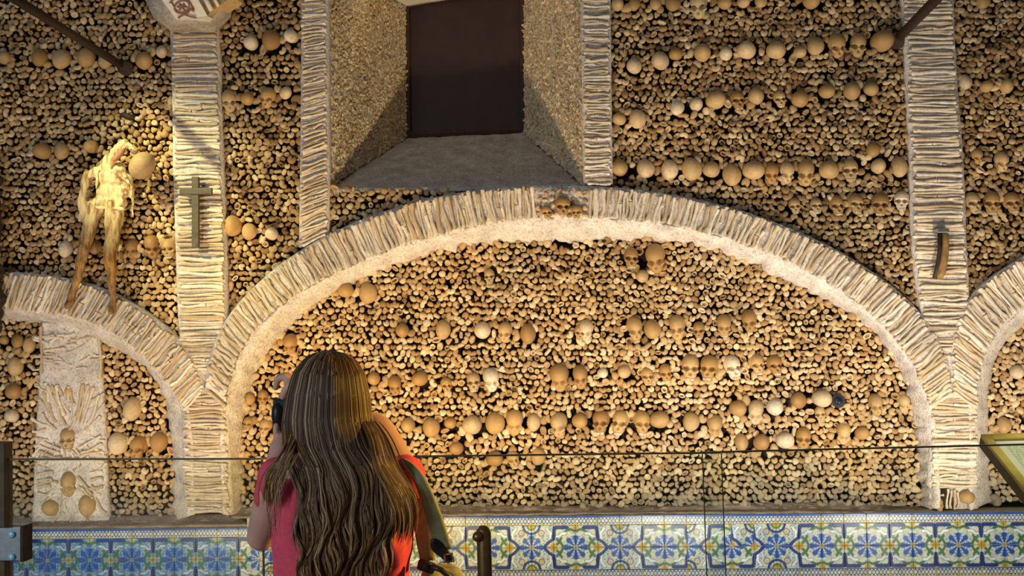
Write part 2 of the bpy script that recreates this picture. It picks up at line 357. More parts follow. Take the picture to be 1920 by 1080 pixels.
# skulls: x, y, width in px, type (D dome, T face bowed, F face forward)
SK = {
 'wall_upper_left': "10,112,26,D 75,112,30,D 117,115,34,D 163,112,32,D 200,117,28,D 270,118,34,D 303,100,24,D 82,287,32,D 116,286,28,D 173,278,26,D 247,464,26,T 285,461,32,T 318,467,28,F 125,470,28,D 180,466,24,D",
 'wall_upper_middle': "471,84,28,D 509,79,34,D 548,71,26,D 430,188,30,T 464,188,26,D 503,182,28,T 535,177,24,D 436,427,34,D 468,437,27,D 510,441,25,D",
 'wall_under_window': "",
 'wall_upper_right': "1157,11,26,D 1190,10,24,D 1229,9,22,D 1261,9,28,D 1310,7,36,T 1358,8,26,D 1393,6,24,D 1426,5,22,D 1520,4,34,D 1190,127,30,D 1239,118,34,D 1268,104,24,D 1317,103,34,D 1361,104,26,D 1401,98,34,D 1455,98,34,D 1498,100,22,D 1529,90,30,D 1569,84,32,T 1609,83,32,T 1652,82,40,D 1270,205,26,D 1305,199,26,D 1340,192,34,D 1382,190,28,F 1418,184,32,D 1462,187,24,F 1500,189,32,D 1548,174,27,D 1597,175,34,D 1633,170,26,D 1162,226,24,D 1195,226,30,D 1162,318,32,D 1210,320,32,D 1256,322,32,D 1296,321,36,D 1335,321,31,D 1371,332,35,D 1410,323,36,D 1446,323,28,T 1475,322,28,T 1511,322,34,T 1556,323,34,D 1594,321,32,F 1646,315,28,D 1685,317,32,D 1568,386,28,F 1604,384,28,F 1650,384,32,F 1690,378,27,F 1530,387,23,F 1490,387,22,F 1637,284,24,D",
 'wall_upper_far_right': "1809,157,25,D 1848,165,22,D 1887,165,27,D 1823,382,30,F 1859,382,32,F 1897,382,30,F 1878,302,26,T 1842,5,26,D 1832,292,20,T",
 'wall_arch_middle': "755,622,28,D 832,621,31,D 906,622,33,D 947,621,27,T 990,629,32,D 1087,624,22,F 918,519,22,F 1183,485,30,F 1229,482,38,T 1205,520,25,D 1099,618,28,T 1190,614,32,T 1223,621,31,D 1270,612,33,T 1311,620,24,F 1357,608,28,T 1405,600,29,T 650,547,28,D 690,553,33,D 545,644,28,T 740,721,26,T 702,712,26,D 789,712,28,D 837,723,22,F 888,717,28,F 921,710,31,T 1049,706,36,T 1088,705,31,T 766,799,29,D 808,804,31,D 845,795,22,D 886,800,37,D 928,797,35,D 965,790,33,T 1001,795,28,D 1048,795,33,T 1087,791,29,D 857,843,25,D 927,863,30,D 962,862,24,F 1009,858,27,D 1127,792,33,F 1163,793,34,F 1203,793,32,F 1235,790,33,D 1296,794,31,D 1340,797,29,T 1382,768,31,D 1417,771,31,T 1452,766,33,D 1172,699,25,D 1213,706,25,F 1248,700,25,F 1130,701,20,D 1294,690,36,F 1329,690,34,F 1373,690,34,F 1418,684,28,F 1452,686,28,F 1390,832,27,D 1427,833,32,D 1470,829,31,D 1506,823,31,F 1582,811,28,T 1615,815,25,D 1498,754,31,D 1539,750,33,D 1538,777,22,F 1642,757,28,T 1694,755,24,T 493,746,22,F 469,750,20,D 466,795,20,F 498,802,24,F",
 'wall_arch_left': "8,640,17,D 57,650,25,D 33,642,22,D 30,690,30,D 27,737,30,D 22,782,26,D 250,771,38,D 222,835,36,D 261,841,34,F 300,832,32,D",
 'wall_arch_right': "1905,700,26,D 1882,800,26,D",
}
def inside(xy, poly):
    x, y = xy[:, 0], xy[:, 1]; r = np.zeros(len(xy), bool); p = np.asarray(poly, float); j = len(p)-1
    for i in range(len(p)):
        xi, yi, xj, yj = p[i][0], p[i][1], p[j][0], p[j][1]
        c = ((yi > y) != (yj > y)); dy = yj-yi if yj != yi else 1e-9
        r ^= c & (x < (xj-xi)*(y-yi)/dy+xi); j = i
    return r

# ------------------------------------------------------------------ bone end shapes (footprint about radius 1, axis +z out of the wall)
NS = 16
def bone_end(outline, prof, cx=0.0, cy=0.0):
    """outline(theta)->r ; prof: list of (scale, height) from the outer ring to the centre"""
    th = np.linspace(0, 2*np.pi, NS, endpoint=False); r = np.array([outline(t) for t in th])
    X, Y = r*np.cos(th), r*np.sin(th); V = [np.c_[X*.34, Y*.34, np.full(NS, -3.4)], np.c_[X*.40, Y*.40, np.full(NS, -1.1)]]
    for s, h in prof: V.append(np.c_[cx+(X-cx)*s, cy+(Y-cy)*s, np.full(NS, h)+.06*np.sin(3*th+s*9)])
    n = len(V); V = np.concatenate(V); L = []; st = []; tt = []
    for i in range(n-1):
        for k in range(NS):
            st.append(len(L)); tt.append(4); L += [i*NS+k, i*NS+(k+1) % NS, (i+1)*NS+(k+1) % NS, (i+1)*NS+k]
    st.append(len(L)); tt.append(NS); L += [(n-1)*NS+k for k in range(NS)]
    return V, np.array(L), np.array(st), np.array(tt)
g = lambda t, c, w_: math.exp(-((((t-c+math.pi) % (2*math.pi))-math.pi)/w_)**2)
DOME = [(.84, -.42), (1.03, -.06), (.97, .22), (.79, .45), (.46, .60), (.12, .64)]
ENDS = [
 bone_end(lambda t: 1.12-.82*g(t, math.pi/2, .60), DOME, 0, -.5),                                     # condyles, notch
 bone_end(lambda t: 1.20-1.02*g(t, math.pi/2, .54)-.15*g(t, -math.pi/2, .5), DOME, 0, -.55),            # deep notch
 bone_end(lambda t: 1+.06*math.cos(2*t)+.05*math.cos(3*t+1), DOME),                                   # ball
 bone_end(lambda t: .93+.08*math.cos(3*t), DOME),                                                     # knob
 bone_end(lambda t: .92+.17*math.cos(2*t), [(.84, -.4), (1.0, .0), (.93, .30), (.72, .36), (.45, .20), (.15, .14)]),  # dished oval
 bone_end(lambda t: .95+.09*math.cos(2*t)+.06*math.cos(5*t), [(.9, -.5), (1.0, .0), (.90, .25), (.68, .22), (.5, -.3), (.3, -.95)]),  # broken tube
 bone_end(lambda t: .72+.36*abs(math.cos(t))**1.5, DOME),                                             # two lobes
 bone_end(lambda t: .9+.2*math.cos(3*t+.5)+.08*math.cos(2*t), [(.84, -.5), (1.0, .0), (.90, .34), (.64, .52), (.32, .58), (.1, .58)]),     # rounded wedge
 bone_end(lambda t: .80+.30*math.cos(2*t), DOME),                                                     # long oval
]
WEI = [.25, .24, .09, .07, .10, .07, .08, .05, .05]
END_ME = []; END_BR = []
for k, (V, L, st, tt) in enumerate(ENDS):
    me = mesh_np('bone_end', V, L, st, tt); me.materials.append(M['bone']); END_ME.append(me)
    me = me.copy(); me.materials[0] = M['darkerbone']; END_BR.append(me)
def bone_matrices(xy, rad, y, seed, tilt=.20):
    rng = np.random.RandomState(seed); n = len(xy)
    pos = Parr(xy, np.full(n, y)); pos[:, 1] += rng.uniform(-.022, .016, n)
    a = np.where(rng.rand(n) < .65, rng.normal(0, .7, n), rng.uniform(0, 2*np.pi, n)); asp = rng.uniform(.82, 1.22, n); mats = []
    for i in range(n):
        s = rad[i]*PX
        R = Matrix.Rotation(a[i], 3, 'Z'); T = Matrix.Rotation(rng.normal(0, tilt), 3, 'X') @ Matrix.Rotation(rng.normal(0, tilt), 3, 'Y')
        B = Matrix(((1, 0, 0), (0, 0, -1), (0, 1, 0)))      # local z -> world -y, local y -> world z
        S = Matrix.Diagonal((s*asp[i], s/asp[i], s*rng.uniform(.8, 1.25)))
        m = (B @ T @ R @ S).to_4x4(); m.translation = pos[i]; mats.append(m)
    return mats
def joined(name, shapes, kinds, mats, mat):
    Vs = []; Ls = []; Ss = []; Ts = []; nv = nl = 0; kinds = np.asarray(kinds); A = np.array([np.array(m) for m in mats])
    for k, (V, L, st, tt) in enumerate(shapes):
        idx = np.where(kinds == k)[0]
        if not len(idx): continue
        W = np.einsum('nij,vj->nvi', A[idx][:, :3, :3], V)+A[idx][:, None, :3, 3]
        n = len(idx); Vs.append(W.reshape(-1, 3))
        Ls.append((L[None]+(nv+np.arange(n)*len(V))[:, None]).ravel()); Ss.append((st[None]+(nl+np.arange(n)*len(L))[:, None]).ravel()); Ts.append(np.tile(tt, n))
        nv += n*len(V); nl += n*len(L)
    me = mesh_np(name, np.concatenate(Vs), np.concatenate(Ls), np.concatenate(Ss), np.concatenate(Ts)); me.materials.append(mat); return me

# ------------------------------------------------------------------ skull shape (face towards -y, about 0.144 wide)
def skull_mesh(name, narrow=1.0, face=True):
    nu, nv = 44, 34; V = []; o = np.array((0, -.012, -.006))
    def hit(n, c, r):
        c = np.array(c)-o; r = np.array(r); a = ((n/r)**2).sum(); b = -2*((n*c)/r**2).sum(); cc = ((c/r)**2).sum()-1; q = b*b-4*a*cc
        return 0 if q < 0 else (-b+math.sqrt(q))/(2*a)
    for j in range(nv+1):
        th = math.pi*j/nv
        for i in range(nu):
            ph = 2*math.pi*i/nu; n = np.array((math.sin(th)*math.sin(ph), -math.sin(th)*math.cos(ph), math.cos(th)))
            hs = sorted([hit(n, (0, .012, .016), (.072*narrow, .090, .076)), hit(n, (0, -.038, -.050), (.049, .047, .058)), hit(n, (.040, -.046, -.030), (.026, .024, .018)), hit(n, (-.040, -.046, -.030), (.026, .024, .018))])
            R = hs[-1]; p = o+n*R
            if not face:
                p = o+n*hit(n, (0, .012, .012), (.073*narrow, .088, .072)); p[2] *= 1 if p[2] > 0 else .92; p = p+n*.0025*math.sin(p[0]*60+narrow*9)
            elif p[1] < -.03:
                for sx in (-1, 1):
                    d2 = ((p[0]-sx*.030)/.0185)**2+((p[2]+.012)/.0165)**2
                    p = p+np.array((0, 1, 0))*.050*math.exp(-d2**2)
                d2 = (p[0]/(.0115*(1 if p[2] < -.045 else .75)))**2+((p[2]+.047)/.017)**2
                p = p+np.array((0, 1, 0))*.040*math.exp(-d2**2)
                for sx in (-1, 1):      # brow
                    d2 = ((p[0]-sx*.028)/.022)**2+((p[2]-.010)/.007)**2; p = p-np.array((0, 1, 0))*.004*math.exp(-d2)
            else:
                for sx in (-1, 1):      # temples
                    d2 = ((p[1]+.03)/.03)**2+((p[2]+.0)/.03)**2
                    if p[0]*sx > .03: p = p-np.array((sx, 0, 0))*.006*math.exp(-d2)
            V.append(p)
    Fc = [(j*nu+i, (j+1)*nu+i, (j+1)*nu+(i+1) % nu, j*nu+(i+1) % nu) for j in range(nv) for i in range(nu)]
    return mesh_py(name, V, Fc, M['skull'], True)
SKM = [skull_mesh('skull'), skull_mesh('skull', .92)]; SKD = [skull_mesh('skull', 1.0, False), skull_mesh('skull', .93, False), skull_mesh('skull', 1.05, False)]
tm = MB()
for k in range(-4, 4):
    a = (k+.5)/4*.85
    tm.box((.040*math.sin(a), -.048-.034*math.cos(a)+.004, -.094), (.0036, .004, .009), Matrix.Rotation(a, 3, 'Z'))
TEETH = mesh_py('teeth', tm.V, tm.F, M['long'])
def place_skull(x, y, wd, typ, plane, parent, rng, name='skull', teeth=True):
    s = wd*PX/.144; yaw = 0; pitch = 0
    if typ == 'D':
        if rng.random() < .6: yaw = math.pi+rng.uniform(-.7, .7); pitch = rng.uniform(-.2, .2)
        else: pitch = rng.uniform(1.0, 1.5); yaw = rng.uniform(-.5, .5)
    elif typ == 'T': pitch = rng.uniform(.35, .62); yaw = rng.uniform(-.4, .4)
    else: pitch = rng.uniform(-.05, .12); yaw = rng.uniform(-.3, .3)
    c = P(x, y, plane-.015)
    m = Matrix.Translation(c) @ Matrix.Rotation(yaw, 4, 'Z') @ Matrix.Rotation(pitch, 4, 'X') @ Matrix.Rotation(rng.uniform(-.12, .12), 4, 'Y') @ Matrix.Diagonal((s, s, s, 1)) @ Matrix.Translation((0, 0, .012 if typ == 'F' else 0))
    o = bpy.data.objects.new(name, rng.choice(SKD if typ == 'D' else SKM)); o.matrix_world = m; link(o, parent)
    if typ == 'F' and teeth:
        t = bpy.data.objects.new('teeth', TEETH); link(t, o)
    return o

# ------------------------------------------------------------------ walls of bones
def wall_field(name, poly, plane, seed):
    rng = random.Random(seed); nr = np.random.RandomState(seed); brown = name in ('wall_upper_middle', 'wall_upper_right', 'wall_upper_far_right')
    # core slab
    bm = bmesh.new(); vs_ = [bm.verts.new(P(x, y, plane+.085)) for x, y in poly]; f = bm.faces.new(vs_)
    ex = bmesh.ops.extrude_face_region(bm, geom=[f]); bmesh.ops.translate(bm, vec=(0, .06, 0), verts=[v for v in ex['geom'] if isinstance(v, bmesh.types.BMVert)])
    bmesh.ops.recalc_face_normals(bm, faces=bm.faces)
    me = bpy.data.meshes.new(name); bm.to_mesh(me); bm.free()
    root = obj(name, me, M['backing'], None, label=LABEL[name], cat='wall', kind='structure')
    sk = [(float(a), float(b), float(c), d) for a, b, c, d in (s.split(',') for s in SK[name].split())]
    for s in sk: place_skull(*s, plane, root, rng)
    # pack the bone ends
    p = np.asarray(poly, float); lo, hi = p.min(0), p.max(0); sp = 12.9
    def ok(q):
        m = inside(q, poly)
        for x, y, wd, t in sk: m &= ((q[:, 0]-x)/(wd*.5+2.5))**2+((q[:, 1]-y)/(wd*(.50 if t != 'F' else .60)+2))**2 > 1
        return m
    gx, gy = np.meshgrid(np.arange(lo[0], hi[0], sp), np.arange(lo[1], hi[1], sp*.87)); gx = gx+(np.arange(gy.shape[0]) % 2)[:, None]*sp*.5
    q = np.c_[gx.ravel(), gy.ravel()]+nr.uniform(-4.5, 4.5, (gx.size, 2)); q = q[ok(q)]
    for it in range(4):
        kd = kdtree.KDTree(len(q))
        for i, v in enumerate(q): kd.insert((v[0], v[1], 0), i)
        kd.balance(); mv = np.zeros_like(q)
        for i, v in enumerate(q):
            for co, j, d in kd.find_n((v[0], v[1], 0), 6):
                if j != i and d < sp*1.05 and d > 1e-6:
                    mv[i] += (v-np.array(co[:2]))/d*(sp*1.05-d)*.28
        q2 = q+mv; o = ok(q2); q[o] = q2[o]
    kd = kdtree.KDTree(len(q))
    for i, v in enumerate(q): kd.insert((v[0], v[1], 0), i)
    kd.balance(); rad = np.empty(len(q))
    for i, v in enumerate(q):
        ds = [d for co, j, d in kd.find_n((v[0], v[1], 0), 5) if j != i]; rad[i] = min(9.2, max(3.6, .515*sum(ds)/len(ds)))*nr.uniform(.76, 1.16)
    kinds = nr.choice(len(ENDS), len(q), p=np.array(WEI)/sum(WEI)); mats = bone_matrices(q, rad, plane, seed)
    vis = (q[:, 0] > -8) & (q[:, 0] < 1928) & (q[:, 1] > -8)
    order = np.argsort(-(rad*vis)); big = order[:300]; rest = order[300:]
    for i in big:
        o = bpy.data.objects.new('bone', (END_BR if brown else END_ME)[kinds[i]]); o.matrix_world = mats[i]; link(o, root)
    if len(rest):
        me = joined('bone_filling', ENDS, kinds[rest], [mats[i] for i in rest], M['darkerbone' if brown else 'bone'])
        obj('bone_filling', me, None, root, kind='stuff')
    return root
WALL = {}
for i, (k, (poly, plane)) in enumerate(REG.items()): WALL[k] = wall_field(k, poly, plane, 11+i)

# ------------------------------------------------------------------ mortar bands and bone trims
def band(name, A, B, ya, yb, thick, mat, parent=None, n=160, m=5, rough=.012, ragged=0, smooth_edges=True, **kw):
    a = smooth_pl(A, n) if smooth_edges else resample(A, n); b = smooth_pl(B, n) if smooth_edges else resample(B, n)
    if ragged:
        t = np.array([noise.noise(Vector((i*.33, 3.1, 0)))+.6*noise.noise(Vector((i*.9, 7.7, 0))) for i in range(n)])
        d = (b-a)/np.linalg.norm(b-a, axis=1)[:, None]; b = b+d*(t*ragged)[:, None]
    V = []; rows = []
    for j in range(m+1):
        s = j/m; q = a*(1-s)+b*s; y = ya+(yb-ya)*(s**1.6)
        W = Parr(q, np.full(n, y))
        for i in range(n):
            k = noise.noise(Vector(W[i]*9))*.6+noise.noise(Vector(W[i]*28))*.4; W[i, 1] += k*rough*2
        V.append(W)
    back = [V[0]+np.array((0, thick, 0)), V[-1]+np.array((0, thick, 0))]
    al = np.concatenate(V+back); r = list(range(m+1))+[m+2, m+1]
    Fc = []
    for jj in range(len(r)):
        j0, j1 = r[jj], r[(jj+1) % len(r)]
        for i in range(n-1): Fc.append((j0*n+i, j1*n+i, j1*n+i+1, j0*n+i+1))
    Fc.append(tuple(j*n for j in r)); Fc.append(tuple(j*n+n-1 for j in r[::-1]))
    me = mesh_py(name, al, Fc, mat, True); fix_normals(me)
    return obj(name, me, None, parent, **kw)
def long_bone(seed):
    rg = random.Random(seed); mb = MB(); k = rg.uniform(-.5, .5)
    xs = [-.5, -.47, -.40, -.25, 0, .25, .40, .47, .5]; rs = [.5, 1.12, 1.0, .76, .72, .78, 1.02, 1.15, .5]; k2 = rg.uniform(-.55, .55)
    pts = [(x, math.sin((x+.5)*math.pi)*k*2.2+math.sin(x*2*math.pi)*k2, rg.uniform(-.22, .22)) for x in xs]
    V = []
    for p, r in zip(pts, rs):
        r *= rg.uniform(.9, 1.1)
        for q in range(8):
            a = 2*math.pi*q/8; V.append((p[0], p[1]+r*math.cos(a), p[2]+r*math.sin(a)))
    Fc = [(i*8+q, i*8+(q+1) % 8, (i+1)*8+(q+1) % 8, (i+1)*8+q) for i in range(len(xs)-1) for q in range(8)]+[tuple(range(7, -1, -1)), tuple((len(xs)-1)*8+q for q in range(8))]
    me = mesh_py('long_bone', V, Fc, M['long'], True); fix_normals(me); return me
LB = [long_bone(s) for s in range(12)]
def put_bone(p0, p1, r, parent, rg, name='bone', out=Vector((0, -1, 0))):
    p0 = Vector(p0); p1 = Vector(p1); x = p1-p0; L = x.length; x.normalize(); z = (out-x*out.dot(x)).normalized(); y = z.cross(x)
    m = Matrix(((x.x*L, y.x*r, z.x*r*1.15, 0), (x.y*L, y.y*r, z.y*r*1.15, 0), (x.z*L, y.z*r, z.z*r*1.15, 0), (0, 0, 0, 1))); m.translation = (p0+p1)/2
    o = bpy.data.objects.new(name, rg.choice(LB)); o.matrix_world = m; return link(o, parent)
def bone_row(A, B, plane, parent, step, seed, jit=2.2, skip=None):
    jit = 3.4; rg = random.Random(seed); n = 400; a = smooth_pl(A, n); b = smooth_pl(B, n); c = (a+b)/2
    s = np.r_[0, np.cumsum(np.hypot(*np.diff(c, axis=0).T))]; t = step*.5
    while t < s[-1]:
        st = step*rg.uniform(.75, 1.3); i = min(n-1, int(np.searchsorted(s, t))); t += st
        pa, pb = a[i]+np.array((rg.uniform(-jit, jit), rg.uniform(-jit, jit)))*.8, b[i]+np.array((rg.uniform(-jit, jit), rg.uniform(-jit, jit)))*.8
        if skip and skip((pa+pb)/2): continue
        r = st*.60*PX*rg.uniform(.8, 1.2); y = plane-.002+rg.uniform(-.010, .009)
        if rg.random() < .12:
            k = rg.uniform(.35, .65); pm = pa*(1-k)+pb*k
            put_bone(P(*pa, y), P(*(pm*.98+pa*.02), y), r, parent, rg); put_bone(P(*pm, y), P(*pb, y), r, parent, rg)
        else:
            e = rg.uniform(-.05, .05); put_bone(P(*(pa+(pb-pa)*e), y), P(*pb, y), r, parent, rg)
def grow(A, B, px):
    A = np.asarray(A, float); B = np.asarray(B, float); n = 60; a = resample(A, n); b = resample(B, n); d = (b-a)/np.linalg.norm(b-a, axis=1)[:, None]
    return a-d*px, b+d*px
def trim(name, A, B, plane, step, seed, label, extra=4, thick=.16, skip=None):
    a, b = grow(A, B, extra)
    o = band(name, a, b, plane+.008, plane+.008, thick, M['mortar'], None, 140, 4, .006, label=label, cat='trim', kind='structure')
    bone_row(A, B, plane, o, step, seed, skip=skip); return o
T1 = trim('trim_1', *PIL_L, YPIL, 5.2, 1, 'left pilaster of bones laid flat, carrying the wooden cross', skip=lambda c: 694 < c[1] < 745)
T2 = trim('trim_2', *PIL_R, YPIL, 5.4, 2, 'right pilaster of bones laid flat, crossed by an iron tie rod', skip=lambda c: 672 < c[1] < 745)
T3 = trim('trim_3', *WS_L, YPIL, 4.7, 3, 'golden bone strip framing the left side of the window')
T4 = trim('trim_4', *WS_R, YPIL, 4.7, 4, 'pale bone strip framing the right side of the window')
T5 = trim('trim_5', ARC_O, ARC_I, YARC, 5.9, 5, 'wide arch of bones set side by side below the window', skip=lambda c: 1004 < c[0] < 1102)
T6 = trim('trim_6', LAR_O, LAR_I, YARC, 5.6, 6, 'left arch of bones below the hanging dried figure')
T7 = trim('trim_7', RAR_O, RAR_I, YARC, 5.6, 7, 'arch of bones cut off by the right picture edge')
band('trim_8', MOR_O, MOR_I, YARC+.01, YLUN+.01, .10, M['mortar'], None, 300, 7, .022, 9, label='pale mortar band lining the inside of the wide middle arch', cat='trim', kind='structure')
band('trim_9', LMO_O, LMO_I, YARC+.01, YLUN+.01, .10, M['mortar'], None, 130, 6, .014, 6, label='pale mortar band lining the inside of the left arch', cat='trim', kind='structure')
band('trim_10', RMO_O, RMO_I, YARC+.01, YLUN+.01, .10, M['mortar'], None, 110, 6, .014, 5, label='pale mortar band lining the arch at the right edge', cat='trim', kind='structure')
# keystone skulls
rg = random.Random(5)
for x, y, wd in ((1055, 388, 29), (1025, 399, 19), (1082, 398, 20)): place_skull(x, y, wd, 'F', YARC-.01, T5, rg)
kq = np.array([(1012, 360), (1024, 364), (1037, 360), (1048, 358), (1060, 360), (1072, 362), (1084, 360), (1096, 362), (1012, 374), (1022, 376), (1034, 372), (1076, 374), (1088, 374), (1098, 376), (1010, 390), (1036, 386), (1074, 386), (1096, 390), (1040, 402), (1068, 404), (1010, 404), (1097, 404)], float)
for m_, k in zip(bone_matrices(kq, np.full(len(kq), 5.2), YARC, 77), np.random.RandomState(3).choice(9, len(kq))):
    o = bpy.data.objects.new('bone', END_ME[k]); o.matrix_world = m_; link(o, T5)

# ------------------------------------------------------------------ ledge, dado of tiles, floor
band('trim_11', [(-270, 976), (200, 968), (318, 966), (440, 964)], [(-270, 997), (50, 992), (300, 989), (470, 987)], YLUN-.02, YDADO, .06, M['ledge'], None, 80, 4, .008, label='grey plaster ledge above the blue tiles at left', cat='ledge', kind='structure')
band('trim_12', [(430, 952), (820, 946), (1200, 950), (1350, 944), (1560, 941), (1720, 952), (2200, 950)], [(430, 972), (820, 968), (1200, 963), (1700, 963), (2200, 957)], YLUN-.02, YDADO, .06, M['ledge'], None, 160, 4, .010, 2, label='brown plaster ledge between bones and tiles of the middle bay', cat='ledge', kind='structure')

def seg_d(x, y, pl):
    d = 1e9
    for (x0, y0), (x1, y1) in zip(pl, pl[1:]):
        vx, vy = x1-x0, y1-y0; t = max(0, min(1, ((x-x0)*vx+(y-y0)*vy)/(vx*vx+vy*vy+1e-9))); d = min(d, math.hypot(x-x0-t*vx, y-y0-t*vy))
    return d
WH, BL, LB_, DB, YE, GR, GY = (.58, .61, .60), (.012, .085, .46), (.16, .30, .60), (.010, .035, .22), (.52, .33, .03), (.06, .16, .06), (.26, .22, .30)
def paint(X, Y):                # quarter motif: X 0..80 from leafed rosette to framed rosette, Y 0..40 up from the middle line
    c = WH
    sw = math.sin(X*.55+2*math.sin(Y*.35))*math.sin(Y*.5+1.5*math.sin(X*.3))
    if sw > .50: c = LB_
    elif sw < -.74: c = (.60, .58, .30)
    for cx in (0, 80):
        r = math.hypot(X-cx, Y); a = math.atan2(Y, X-cx)
        if r < 22*(.72+.28*abs(math.cos(4*a))):
            c = BL if (math.cos(8*a) > -.45 and r > 3.8) else (LB_ if r > 10 else WH)
            if r < 3: c = YE
            if 12.0 < r < 14.0 and abs(math.cos(4*a)) < .6: c = WH
    if seg_d(X, Y, [(60, 6), (74, 34)]) < 1.0: c = (.70, .62, .12)
    r = math.hypot(X-62, Y-26)
    if r < 6.5: c = GY if r > 3.8 else (WH if r > 2 else YE)
    for gl in ([(24, 2), (27, 9), (34, 15)], [(2, 30), (9, 33), (19, 29)], [(36, 3), (31, 8), (26, 17)]):
        if seg_d(X, Y, gl) < 2.3: c = GR
    for sl in ([(18, 25), (25, 25), (30, 20), (34, 20)], [(46, 14), (45, 26), (52, 34)]):
        dd = seg_d(X, Y, sl)
        if dd < 3.2: c = (.80, .82, .80) if dd < 2 else LB_
    r = math.hypot(X-80, Y-40)
    if abs(r-15) < 2.2: c = DB
    elif r < 9: c = YE if r < 6 else GR
    if seg_d(X, Y, [(56, 1), (49, 9), (40, 15), (38, 36), (14, 36)]) < 2.9: c = DB
    r = math.hypot(X-40, Y)
    if r < 7: c = YE if r > 2.2 else (.45, .22, .04)
    if math.hypot(X, Y-38) < 5.5: c = YE
    return c
def day_tinted(c):                   # cool daylight on the left bay, put into its tile paint
    return {WH: (.13, .30, .62), LB_: (.02, .16, .60), GY: (.10, .16, .44), YE: (.40, .40, .16), (.80, .82, .80): (.50, .62, .68)}.get(c, c)
def paint_border(x, y):         # x 0..40, y 0..17 (top = 17)
    if y > 13.2: return BL if y > 13.8 else DB
    if y < 1.4: return (.55, .50, .16)
    if x < 1.2 or x > 38.8: return (.60, .56, .28)
    m = 7.2; s1 = m+4.6*math.sin(x*math.pi/6.5); s2 = m-4.6*math.sin(x*math.pi/6.5)
    return DB if min(abs(y-s1), abs(y-s2)) < 1.2 else WH
def tile_mesh(name, wpx, hpx, nx, ny, fn):
    W, H, Tt = wpx*PX, hpx*PX, .010; gap = .0016; V = []; C = []
    for j in range(ny+1):
        for i in range(nx+1):
            u, v = i/nx, j/ny; edge = i in (0, nx) or j in (0, ny)
            V.append((gap+u*(W-2*gap), -Tt+(.0018 if edge else 0), gap+v*(H-2*gap))); C.append(fn(u, v))
    n1 = nx+1; Fc = [(j*n1+i, j*n1+i+1, (j+1)*n1+i+1, (j+1)*n1+i) for j in range(ny) for i in range(nx)]
    rim = [i for i in range(nx+1)]+[j*n1+nx for j in range(1, ny+1)]+[ny*n1+i for i in range(nx-1, -1, -1)]+[j*n1 for j in range(ny-1, 0, -1)]
    b = len(V)
    for k in rim: V.append((V[k][0], 0.0, V[k][2])); C.append(C[k])
    for k in range(len(rim)): Fc.append((rim[(k+1) % len(rim)], rim[k], b+k, b+(k+1) % len(rim)))
    me = mesh_py(name, V, Fc, M['tile']); fix_normals(me)
    at = me.color_attributes.new('paint', 'FLOAT_COLOR', 'POINT')
    at.data.foreach_set('color', np.array([(*c, 1) for c in C], np.float32).ravel()); return me
TS = 40.0
TM = {}; TMB = {}
for half in (0, 1):             # half 0: X 0..40, half 1: X 40..80 ; fx, fy mirror
    for fx in (0, 1):
        for fy in (0, 1):
            def fn(u, v, half=half, fx=fx, fy=fy):
                uu = 1-u if fx else u; vv = 1-v if fy else v
                return paint(half*40+uu*40, vv*40)
            TM[half, fx, fy] = tile_mesh('tile', TS, TS, 36, 36, fn)
            if half == 0: TMB[fx, fy] = tile_mesh('tile', TS, TS, 36, 36, lambda u, v, fn=fn: day_tinted(fn(u, v)))
BT = tile_mesh('border_tile', TS, 17, 60, 24, lambda u, v: paint_border(u*40, v*17))
BB = tile_mesh('border_tile', TS, 15, 60, 22, lambda u, v: paint_border(u*40, v*14))
def dado(name, x0, x1, ytop, phase, label, simple, seed):
    """tiles from pixel x0 to x1 along a level line through (xm, ytop)"""
    rg = random.Random(seed); A = P(x0, ytop[0], YDADO); B = P(x1, ytop[1], YDADO); L = (B-A).length; dx = (B-A).normalized(); n = int(L/(TS*PX))+1
    ang = math.atan2(dx.z, dx.x); tot = 112*PX
    # grout bed
    mb = MB(); mb.prism([A+dx*(-.02), B+dx*.02, B+dx*.02-Vector((0, 0, tot+.01)), A+dx*(-.02)-Vector((0, 0, tot+.01))], (0, .22, 0))
    root = mb.build(name, M['grout'], None, label=label, cat='baseboard', kind='structure')
    R = Matrix.Rotation(-ang, 4, 'Y')
    for k in range(n):
        base = A+dx*(k*TS*PX); upv = Vector((-dx.z, 0, dx.x))
        xpix = x0+(x1-x0)*(k+.5)*TS*PX/L
        def put(me, off, nm):
            o = bpy.data.objects.new(nm, me); p = base-upv*(off*PX)+Vector((0, -rg.uniform(0, .0016), 0)); o.matrix_world = Matrix.Translation(p) @ R; link(o, root)
        put(BT, 17, 'border_tile')
        q = int(math.floor((xpix-phase)/TS)) % 4
        if simple(xpix): half, fx = 0, (1 if q % 2 else 0)
        else: half, fx = {0: (0, 0), 1: (1, 0), 2: (1, 1), 3: (0, 1)}[q]
        swap = 1372 < xpix < 1450
        if xpix < 466: put(TMB[fx, 0], 17+TS, 'tile'); put(TMB[fx, 1], 17+2*TS, 'tile')
        else: put(TM[(half ^ 1 if swap else half), fx, 0], 17+TS, 'tile'); put(TM[half, fx, 1], 17+2*TS, 'tile')
        put(BB, 17+2*TS+15, 'border_tile')
    return root
dado('baseboard_left', -260, 466, (996, 989), 4, 'patterned tile dado below the left bay, cool daylight in its paint', lambda x: True, 1)
dado('baseboard_middle', 468, 2200, (971.5, 957), 1084.5, 'blue, yellow and white patterned tile dado along the middle and right bays', lambda x: x > 1560, 2)
mb = MB(); mb.box((0, -6, -.07), (8, 6.3, .05)); mb.build('floor', M['floor'], None, label='stone floor of the chapel', cat='floor', kind='structure')

